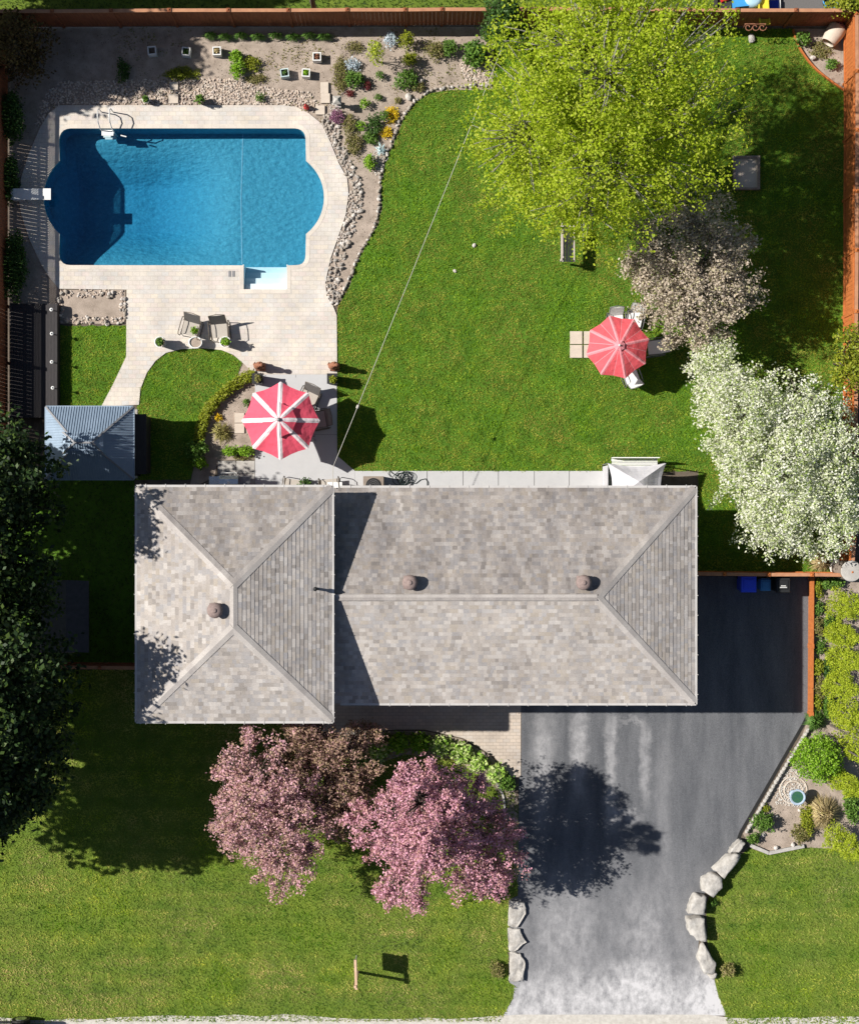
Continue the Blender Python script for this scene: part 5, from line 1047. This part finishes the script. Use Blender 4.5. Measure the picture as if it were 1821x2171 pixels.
# lights on the low dark deck, and the deck
x0, y0 = P(10, 650)[:2]; t = thing('low_deck', 'low dark timber platform between the lattice fence and small lawn', 'deck', (*P(70, 770)[:2], 0))
mb = MB()
for i in range(15):
    u = 26 + i * 6.6; mb.beam(P(u, 646, .43), P(u, 885, .43), .105, .03)
part('boards', mb, M['deck_dark'], t, world=True); mb = MB(); mb.beam(P(124, 646, .22), P(124, 885, .22), .04, .38); mb.beam(P(24, 646, .22), P(124, 646, .22), .04, .38); mb.beam(P(24, 885, .22), P(124, 885, .22), .04, .38); part('skirt', mb, M['deck_dark'], t, world=True)
for i, (u, v) in enumerate(((109, 656), (110, 707), (110, 767), (112, 822))):
    q = thing('solar_light', 'round white topped solar light on the dark platform, %s from the pool' % ('first', 'second', 'third', 'fourth')[i], 'light', P(u, v, .72)[:2] + (.445,), 0, 'solar lights on the dark platform')
    mb = MB(); mb.tube([(0, 0, 0), (0, 0, .24)], .018, 6); part('stake', mb, M['dark'], q); mb = MB(); mb.lathe([(.04, .22), (.065, .26), (.065, .29), (.03, .3)], n=14); part('rim', mb, M['white'], q, True); mb = MB(); mb.lathe([(.03, .301), (0, .306)], n=10); part('solar_cell', mb, M['glass'], q)
# ------------------------------------------------------------------ gazebo with metal roof and low shed
t = thing('gazebo', 'hardtop gazebo with two tiered blue grey ribbed metal roof', 'gazebo', (*P(192, 945)[:2], 0))
def rect(u0, u1, v0, v1, z): return [P(u0, v1, z), P(u1, v1, z), P(u1, v0, z), P(u0, v0, z)]
def ribbed(mb, a, b_, c_, d, n):
    mb.add([a, b_, c_, d], [(0, 1, 2, 3)]); a, b_, c_, d = map(Vector, (a, b_, c_, d)); L = (b_ - a).length; ax = (b_ - a).normalized(); l1, r1 = (d - a).dot(ax), (c_ - a).dot(ax); up = (d - a) - ax * l1; nz = ax.cross(up).normalized() * .012
    for i in range(1, n):
        x = L * i / n; tmax = 1.0
        if x < l1: tmax = x / l1
        if x > r1: tmax = min(tmax, (L - x) / max(1e-6, L - r1))
        mb.beam(a + ax * x + nz, a + ax * x + up * tmax + nz, .022, .022)
zo = 2.3; A4 = rect(97, 283, 862, 1016, zo); B4 = rect(150, 208, 926, 954, 3.0)
mb = MB()
for i, n in ((0, 34), (1, 28), (2, 34), (3, 28)): ribbed(mb, A4[i], A4[(i + 1) % 4], B4[(i + 1) % 4], B4[i], n)
low = part('roof', mb, M['metal_roof'], t, world=True)
C4 = rect(133, 219, 916, 962, 3.02); ra, rb_ = P(158, 938, 3.26), P(195, 938, 3.26)
mb = MB(); ribbed(mb, C4[0], C4[1], rb_, ra, 16); mb.add([C4[1], C4[2], rb_], [(0, 1, 2)]); ribbed(mb, C4[2], C4[3], ra, rb_, 16); mb.add([C4[3], C4[0], ra], [(0, 1, 2)]); part('top_roof', mb, M['metal_roof'], t, world=True)
mb = MB()
for a, b_ in ((A4[0], B4[0]), (A4[1], B4[1]), (A4[2], B4[2]), (A4[3], B4[3]), (C4[1], rb_), (C4[2], rb_), (C4[3], ra), (C4[0], ra), (ra, rb_)): mb.beam(Vector(a) + Vector((0, 0, .01)), Vector(b_) + Vector((0, 0, .01)), .06, .03)
part('hip_trim', mb, M['grey'], low, world=True)
mb = MB()
for i in range(4): mb.beam(Vector(A4[i]) - Vector((0, 0, .03)), Vector(A4[(i + 1) % 4]) - Vector((0, 0, .03)), .07, .07); mb.beam(Vector(B4[i]) + Vector((0, 0, .08)), Vector(B4[(i + 1) % 4]) + Vector((0, 0, .08)), .04, .12)
part('eave_trim', mb, M['metal_roof'], low, world=True)
for u, v in ((112, 876), (270, 876), (270, 1002), (112, 1002)):
    mb = MB(); x, y, _ = P(u, v, 2.2); mb.box((x, y, 1.13), (.12, .12, 2.26)); part('post', mb, M['dark'], t, world=True)
mb = MB(); x0, y0, _ = P(285, 1002, 1.4); x1, y1, _ = P(285, 880, 1.4); mb.box((x0 + .16, (y0 + y1) / 2, .62), (.34, y1 - y0, 1.16)); mb.box((x0 + .16, (y0 + y1) / 2, 1.22), (.46, y1 - y0 + .1, .05)); part('bar_counter', mb, M['deck_dark'], t, world=True)
mb = MB(); mb.prism([PX([(100, 868), (292, 868), (292, 1014), (100, 1014)])], 0, .05); part('floor', mb, M['old_concrete'], t, world=True)
t = thing('garden_shed', 'low dark roofed shed in the deep shade of the side yard', 'shed', (*P(140, 1308)[:2], 0)); e1, e2 = 2.1, 2.6
mb = MB(); q = [P(88, 1384, e1), P(88, 1232, e1), P(140, 1230, e2), P(140, 1382, e2), P(188, 1384, e1), P(188, 1232, e1)]; mb.add(q + [(a, b_, c - .06) for a, b_, c in q], [(0, 3, 2, 1), (3, 4, 5, 2), (6, 7, 8, 9), (9, 8, 11, 10), (0, 1, 7, 6), (4, 10, 11, 5), (0, 6, 9, 3), (3, 9, 10, 4), (1, 2, 8, 7), (2, 5, 11, 8)]); part('roof', mb, M['old_roof'], t, world=True)
mb = MB(); mb.prism([PX([(100, 1240), (182, 1240), (182, 1374), (100, 1374)])], 0, 2.1); part('wall', mb, M['fence_grey'], t, world=True)
# ------------------------------------------------------------------ grill, air conditioner, hose, tent, box
gr = thing('gas_grill', 'stainless gas grill with side shelves against the house wall', 'grill', P(493, 1024, .04), 0); mb = MB(); mb.box((0, 0, .42), (.62, .46, .76)); part('cabinet', mb, M['dark'], gr)
mb = MB(); pr = [(-.26, .82), (-.27, .95), (-.2, 1.08), (-.05, 1.14), (.12, 1.12), (.24, 1.0), (.26, .82)]; k = len(pr); mb.add([(-.33, y, z) for y, z in pr] + [(.33, y, z) for y, z in pr], [(i, i + 1, k + i + 1, k + i) for i in range(k - 1)] + [tuple(range(k - 1, -1, -1)), tuple(range(k, 2 * k))]); hood = part('hood', mb, M['steel'], gr)
mb = MB(); mb.tube([(-.27, .30, 1.0), (-.27, .34, 1.02), (.27, .34, 1.02), (.27, .30, 1.0)], .016, 6); part('handle', mb, M['white_metal'], hood); mb = MB(); mb.lathe([(.05, 1.13), (.05, 1.15), (.03, 1.155), (0, 1.155)], n=14); part('gauge', mb, M['white'], hood)
for s in (-1, 1): mb = MB(); mb.box((s * .53, 0, .86), (.38, .44, .04)); part('side_shelf', mb, M['steel'] if s < 0 else M['grey'], gr)
for x in (-.2, -.07, .07, .2): mb = MB(); mb.tube([(x, .24, .78), (x, .29, .78)], .025, 8); part('knob', mb, M['grey'], gr)
ac = thing('air_conditioner', 'grey square air conditioner with round black fan beside the wall', 'air conditioner', P(793, 1030, .04)); mb = MB(); mb.box((0, 0, .36), (.72, .66, .72)); part('cabinet', mb, M['fence_grey'], ac)
mb = MB(); mb.lathe([(.27, .722), (.27, .74), (.24, .745), (.24, .725), (0, .725)], n=24); g_ = part('fan_guard', mb, M['dark'], ac)
for r_ in (.08, .14, .20): mb = MB(); mb.tube([(r_ * math.cos(a * .3927), r_ * math.sin(a * .3927), .742) for a in range(16)], .006, 4, 0, True); part('guard_ring', mb, M['grey'], g_)
mb = MB(); r = random.Random(5)
for k in range(9):
    cx, cy, rr = r.uniform(-.16, .16), r.uniform(-.1, .12), r.uniform(.13, .26); z = .05 + k * .02; mb.tube([(cx + rr * math.cos(a * .35), cy + rr * .85 * math.sin(a * .35), z + .015 * math.sin(a)) for a in range(18)], .013, 5, 0, True)
mb.tube([(.2, -.1, .05), (.42, -.16, .03), (.6, -.02, .03), (.78, .02, .03), (.86, -.1, .03), (.86, -.3, .03)], .013, 5); mb.tube([(-.2, .1, .08), (-.42, .22, .04), (-.5, .32, .04), (-.56, .2, .04), (-.46, .08, .04)], .013, 5); solo('garden_hose', 'tangled dark green garden hose on the path by the house', 'hose', mb, M['hose'], None, True).location = P(856, 1016, .042)
sb = thing('storage_box', 'plain white box under the eave between the two wings', 'box', P(712, 1034, .04)); mb = MB(); mb.box((0, 0, .3), (.48, .34, .56)); part('box', mb, M['white'], sb); mb = MB(); mb.box((0, 0, .6), (.52, .38, .05)); part('lid', mb, M['white'], sb)
shrub('potted_plant', 'leafy dark green plant on the path between two bronze chairs', 646, 1030, 14, .7, M['deep_green'], 'plant', size=.05)
tn = thing('pop_up_canopy', 'white pointed fabric canopy standing beside the house', 'canopy tent', (*P(1348, 1026, 1.6)[:2], 0)); cx, cy, _ = tn.location; hx, hy, he, hp_ = 1.0, .72, 1.75, 2.25
q = [(-hx, -hy, he), (hx, -hy, he), (hx + .03, hy, he), (-hx, hy, he), (.03, .07, hp_)]
mb = MB()
def panel(a, b_, c_, n=6):
    a, b_, c_ = map(Vector, (a, b_, c_)); rows = []
    for i in range(n + 1):
        t = i / n; A_ = a.lerp(c_, t); B_ = b_.lerp(c_, t); rows.append([A_.lerp(B_, j / n) - Vector((0, 0, .10 * math.sin(math.pi * j / n) * math.sin(math.pi * min(1, t + .15)) * (1 - t))) + ((Vector((0, 0, 0)) - (a + b_) / 2) * Vector((1, 1, 0))) * (.16 * math.sin(math.pi * j / n) * (1 - t) ** 2) for j in range(n + 1)])
    for i in range(n):
        for j in range(n): mb.add([rows[i][j], rows[i][j + 1], rows[i + 1][j + 1], rows[i + 1][j]], [(0, 1, 2, 3)])
for i in range(4): panel(q[i], q[(i + 1) % 4], q[4])
part('canopy', mb, M['canvas'], tn)
for x, y in ((-hx, -hy), (hx, -hy), (hx, hy), (-hx, hy)): mb = MB(); mb.tube([(x * .99, y * .99, 0), (x * .99, y * .99, he)], .02, 6); part('leg', mb, M['grey'], tn)
mb = MB(); mb.box((-hx + .02, 0, .8), (.03, 1.3, 1.5)); mb.box((0, -.62, .8), (1.9, .03, 1.5)); part('side_curtain', mb, M['canvas'], tn)
wb = thing('lattice_bench', 'white latticed bench behind the pointed canopy', 'bench', P(1342, 986, .3)); mb = MB()
for i in range(9): mb.box((0, -.2 + i * .05, .42), (1.62, .035, .025))
part('seat', mb, M['white'], wb); mb = MB(); mb.box((0, .24, .66), (1.66, .03, .44)); part('backrest', mb, M['white'], wb)
for x, y in ((-.75, -.18), (.75, -.18), (-.75, .18), (.75, .18)): mb = MB(); mb.box((x, y, .2), (.06, .06, .4)); part('leg', mb, M['white'], wb)
# ------------------------------------------------------------------ bins, barrel
def bin_(label, u, v, w_, d, h, m_, rz=0, letters=False):
    t = thing('wheelie_bin', label, 'bin', (*P(u, v, h)[:2], .01), rz, 'bins behind the driveway'); mb = MB(); mb.box((0, 0, h * .48), (w_ * .8, d * .8, h * .94), 0, 0, (1.14, 1.14)); part('body', mb, M[m_], t)
    mb = MB(); mb.box((0, -.01, h), (w_, d, .05), 0, 0, (.9, .9)); mb.box((0, .0, h + .035), (w_ * .7, d * .62, .03), 0, 0, (.9, .9)); mb.tube([(-w_ * .4, d * .5, h - .03), (w_ * .4, d * .5, h - .03)], .018, 6); lid = part('lid', mb, M[m_], t)
    for s in (-1, 1): mb = MB(); mb.tube([(s * w_ * .36, d * .42, .1), (s * w_ * .44, d * .42, .1)], .1, 12); part('wheel', mb, M['rubber'], t)
    if letters:
        mb = MB()
        for row, n in ((0, 5), (1, 7)):
            for i in range(n): mb.box(((i - (n - 1) / 2) * .036, -.035 - row * .055, h + .054), (.024, .034, .004))
        part('lettering', mb, M['white'], lid)
bin_('bright blue square recycling bin by the low fence', 1587, 1238, .56, .58, 1.0, 'blue_bin'); bin_('small pale blue rounded bin between two bigger ones', 1623, 1240, .36, .42, .8, 'teal_bin'); bin_('black bin with white lettering on its lid', 1660, 1240, .5, .55, 1.0, 'black_bin', 0, True)
t = thing('rain_barrel', 'round grey lidded barrel outside the fence corner at right', 'barrel', (*P(1806, 1211, 1.9)[:2], 0)); mb = MB(); mb.lathe([(.26, 0), (.32, .5), (.34, 1.0), (.31, 1.7), (.31, 1.8)], n=22); part('body', mb, M['fence_grey'], t, True); mb = MB(); mb.lathe([(.36, 1.8), (.37, 1.84), (.35, 1.87), (0, 1.89)], n=26); part('lid', mb, M['old_concrete'], t)
# ------------------------------------------------------------------ lawn things
M['pale_wood'] = mat('pale_weathered_wood', (.55, .48, .44), (.42, .36, .33), 6, .85)
t = thing('sand_box', 'wooden framed square of pale paving in the shade of the big tree', 'sandpit', P(1581, 367, .01)); mb = MB(); hx, hy = .44, .57
for s in (-1, 1): mb.box((s * hx, 0, .09), (.07, hy * 2 + .07, .18)); mb.box((0, s * hy, .088), (hx * 2 - .07, .07, .175))
part('frame', mb, M['fence_grey'], t); mb = MB(); mb.box((0, 0, .03), (hx * 2 - .06, hy * 2 - .06, .06)); part('sand', mb, M['slab'], t)
t = thing('garden_bench', 'pale weathered plank bench half hidden under the big tree', 'bench', P(1203, 520, .4), R(90)); mb = MB()
for i in range(4): mb.box((0, -.17 + i * .115, .43), (1.3, .1, .03))
part('seat', mb, M['pale_wood'], t); mb = MB()
for i in range(3): mb.box((0, .27, .58 + i * .12), (1.3, .025, .095))
part('backrest', mb, M['pale_wood'], t)
for x, y in ((-.55, -.15), (.55, -.15), (-.55, .24), (.55, .24)): mb = MB(); mb.box((x, y, .21 if y < 0 else .43), (.07, .06, .42 if y < 0 else .86)); part('leg', mb, M['pale_wood'], t)
t = thing('scroll_bench', 'rusty scrolled iron ornament by the back fence', 'ornament', P(1592, 66, .5)); mb = MB()
for cx in (-.2, .05, .3):
    mb.tube([(cx + (.04 + .012 * a) * math.cos(a * .7), (.04 + .012 * a) * math.sin(a * .7), .52) for a in range(10)], .018, 5)
mb.box((.05, .12, .5), (.75, .03, .03)); part('scroll', mb, M['terracotta'], t)
for x in (-.3, .4): mb = MB(); mb.tube([(x, .1, 0), (x, .1, .5)], .018, 5); part('leg', mb, M['terracotta'], t)
t = thing('tipped_planter', 'big pale tub lying on its side with pink flowers spilling out', 'planter', (*P(1766, 74, .3)[:2], .34), R(-35)); mb = MB(); n = 20; prf = [(-.34, .23), (-.3, .27), (.05, .33), (.3, .34), (.33, .31)]
mb.add([(r_ * math.cos(2 * math.pi * j / n), x, r_ * math.sin(2 * math.pi * j / n)) for x, r_ in prf for j in range(n)], [(i * n + j, i * n + (j + 1) % n, (i + 1) * n + (j + 1) % n, (i + 1) * n + j) for i in range(4) for j in range(n)] + [tuple(range(n))]); part('tub', mb, M['slab'], t, True)
C = clusters([(0, .38, -.05, .28, .12, .25)], 60, 9, .1); C = np.repeat(C, 5, 0) + rng.normal(size=(len(C) * 5, 3)) * .03; link('flowers', bigmesh('flowers', leaves(C, .04, .5), 4, M['pink']), t)
mb = MB(); q = smoothpoly([(1681, 62), (1686, 82), (1697, 106), (1722, 140), (1752, 165), (1791, 192)], 2)
for a, c in zip(q[:-1], q[1:]): mb.beam(P(*a, .07), P(*c, .07), .05, .14)
solo('bed_border', 'curved orange timber border round the corner bed', 'edging', mb, M['fence_orange'], P(1722, 140))
mb = MB(); q = smoothpoly([(1052, 1660), (1064, 1680), (1069, 1700), (1070, 1725), (1069, 1752)], 2)
for a, c in zip(q[:-1], q[1:]): mb.beam(P(*a, .05), P(*c, .05), .07, .1)
solo('bed_border', 'thin curved grey border at the end of the leafy row', 'edging', mb, M['old_concrete'], P(1066, 1700))
# sign post
sp = thing('sign_post', 'pale timber hanging sign post on the front lawn', 'sign', P(758, 2061)); mb = MB(); mb.box((0, 0, .92), (.09, .09, 1.84)); part('post', mb, M['cedar_post'], sp)
mb = MB(); mb.beam((.035, -.12, 1.72), (-.005, .92, 1.72), .085, .10); part('arm', mb, M['cedar_post'], sp)
mb = MB(); mb.beam((.02, .22, 1.26), (0, .85, 1.26), .03, .72); part('sign_board', mb, M['white'], sp); mb = MB(); mb.tube([(.02, .32, 1.6), (.02, .32, 1.7)], .012, 5); part('hanger', mb, M['dark'], sp); mb = MB(); mb.tube([(0, .75, 1.6), (0, .75, 1.7)], .012, 5); part('hanger', mb, M['dark'], sp)
# bird bath
t = thing('bird_bath', 'blue rimmed bird bath with green water on a pebble circle', 'bird bath', P(1682, 1684, .02)); mb = MB(); mb.lathe([(.16, 0), (.14, .05), (.07, .1), (.06, .5), (.12, .56), (.26, .62), (.29, .66), (.26, .665), (.2, .62), (0, .6)], n=24); part('bowl', mb, mat('blue_glaze', (.22, .34, .50), (.5, .55, .6), 12, .3), t, True); mb = MB(); mb.lathe([(.21, .632), (0, .633)], n=20); part('water', mb, mat('green_water', (.05, .13, .06), (.03, .1, .08), 8, .08), t)
mb = MB(); rs = [(.33, .045), (.49, .045)]
for r_, s in rs: mb.tube([(r_ * math.cos(a * .2618), r_ * math.sin(a * .2618), .005) for a in range(24)], .03, 5, 0, True)
solo('pebble_circle', 'concentric rings of pale stone laid round the bird bath', 'paving', mb, M['slab'], None, True).location = P(1682, 1676, .02)
# ------------------------------------------------------------------ cable, neighbours, car
mb = MB(); a, b_ = Vector(P(706, 990, 4.6)), Vector(P(1072, 80, 6.2)); n = 24
mb.tube([a.lerp(b_, i / n) - Vector((0, 0, .35 * 4 * (i / n) * (1 - i / n))) for i in range(n + 1)], .010, 5); p = a.lerp(b_, .145); mb.tube([p + Vector((-.02, -.05, -.17)), p + Vector((.02, .05, -.17))], .045, 6)
mb.tube([a, a + Vector((0, -.7, .05))], .017, 5); solo('overhead_cable', 'thin pale cable slung from the house eave to the big tree', 'cable', mb, M['wire'])
t = thing('toy_slide', 'yellow and blue plastic play slide beyond the back fence', 'slide', P(1606, 2, .5)); mb = MB(); mb.box((.1, -.2, .35), (.34, 1.5, .06), .08); mb.box((-.06, -.2, .43), (.04, 1.5, .16), .08); mb.box((.27, -.2, .43), (.04, 1.5, .16), .08); part('chute', mb, M['toy_yellow'], t)
mb = MB(); mb.box((-.62, -.1, .24), (.62, .5, .48), .1, 0, (.9, .9)); part('tower', mb, M['toy_blue'], t); mb = MB(); mb.lathe([(.3, .1), (.34, .4), (.3, .52), (.2, .55), (0, .56)], (-.25, -.02, 0), 16); part('seat_tub', mb, mat('pale_blue_plastic', (.42, .62, .72), (.36, .55, .66), 4, .4), t, True)
t = thing('toy_box', 'deep blue toy box with white rim beside the slide', 'toy box', P(1638, 14, .2)); mb = MB(); mb.box((0, 0, .14), (.3, .3, .28), 0, 0, (1.1, 1.1)); part('box', mb, M['toy_deep'], t); mb = MB(); mb.box((.19, 0, .26), (.06, .36, .06)); mb.box((0, .19, .26), (.32, .05, .06)); part('rim', mb, M['white'], t)
t = thing('sand_tray', 'dark sunken tray with timber edge beyond the back fence', 'sandpit', P(1700, 8, .1)); mb = MB(); mb.box((0, 0, .1), (1.8, .9, .2)); part('tray', mb, M['sling'], t); mb = MB(); mb.box((0, .3, .24), (2.3, .12, .08), .12); part('edge', mb, M['fence_grey'], t)
t = thing('water_tub', 'round turquoise tub by the corner bush', 'tub', P(1757, 6, .3)); mb = MB(); mb.lathe([(.22, 0), (.28, .34), (.31, .36), (.3, .38), (.25, .34), (.2, .06), (0, .05)], n=22); part('tub', mb, M['toy_blue'], t, True); mb = MB(); mb.lathe([(.24, .22), (0, .221)], n=18); part('water', mb, M['glass'], t)
t = thing('toy_cart', 'red toy beside the dark box beyond the back fence', 'toy', P(1534, 3, .3)); mb = MB(); mb.box((0, .05, .3), (.42, .3, .2), .3, 0, (.8, .8)); part('body', mb, M['red_plastic'], t)
for x, y in ((-.15, -.12), (.15, -.12), (-.15, .2), (.15, .2)): mb = MB(); mb.tube([(x - .03, y, .1), (x + .03, y, .1)], .1, 10); part('wheel', mb, M['rubber'], t)
mb = MB(); mb.box((0, 0, .25), (.06, 1.2, .5)); mb.box((.3, .1, .2), (.5, 1.0, .4), 0, 0, (.96, .96)); solo('play_board', 'dark play box with a white side panel beyond the back fence', 'play box', mb, M['deck_dark']).location = P(1514, 2, .2)
t = thing('utility_post', 'weathered grey post on the neighbouring lawn', 'post', P(668, 26)); mb = MB(); mb.lathe([(.10, 0), (.09, 2.6), (.08, 2.62), (0, 2.64)], n=10); part('pole', mb, M['fence_grey'], t, True)
cr = thing('parked_car', 'black car at the kerb in the lower left corner', 'car', (*P(-30, 2208)[:2], .01)); prof = [(-2.2, .35), (-2.2, .75), (-2.05, .92), (-1.3, 1.0), (1.1, .98), (1.9, .88), (2.18, .7), (2.2, .35)]
def extr(mb, prof, w0, w1=None, mi=0):
    w1 = w1 or [w0] * len(prof); k = len(prof); mb.add([(x, -w_ / 2, z) for (x, z), w_ in zip(prof, w1)] + [(x, w_ / 2, z) for (x, z), w_ in zip(prof, w1)], [(i, i + 1, k + i + 1, k + i) for i in range(k - 1)] + [tuple(range(k - 1, -1, -1)), tuple(range(k, 2 * k)), (k - 1, 0, k, 2 * k - 1)], mi)
mb = MB(); extr(mb, prof, 1.78, [1.55, 1.66, 1.74, 1.8, 1.8, 1.74, 1.6, 1.5]); part('body', mb, M['car_paint'], cr)
mb = MB(); extr(mb, [(-1.5, .98), (-.95, 1.40), (.35, 1.42), (1.15, .98)], 1.5, [1.62, 1.3, 1.3, 1.62]); part('window', mb, M['glass'], cr); mb = MB(); mb.box((-.3, 0, 1.425), (1.25, 1.24, .03), 0, 0, (.95, .95)); part('roof', mb, M['car_paint'], cr)
for x in (-1.35, 1.35):
    for s in (-1, 1):
        mb = MB(); mb.tube([(x, s * .72, .32), (x, s * .9, .32)], .32, 18); w_ = part('wheel', mb, M['rubber'], cr); mb = MB(); mb.tube([(x, s * .89, .32), (x, s * .915, .32)], .2, 14); part('rim', mb, M['steel'], w_)
for s in (-1, 1): mb = MB(); mb.box((2.1, s * .6, .72), (.22, .3, .1)); part('headlight', mb, M['white_metal'], cr); mb = MB(); mb.box((-2.12, s * .62, .78), (.16, .3, .14)); part('tail_light', mb, M['tail'], cr)
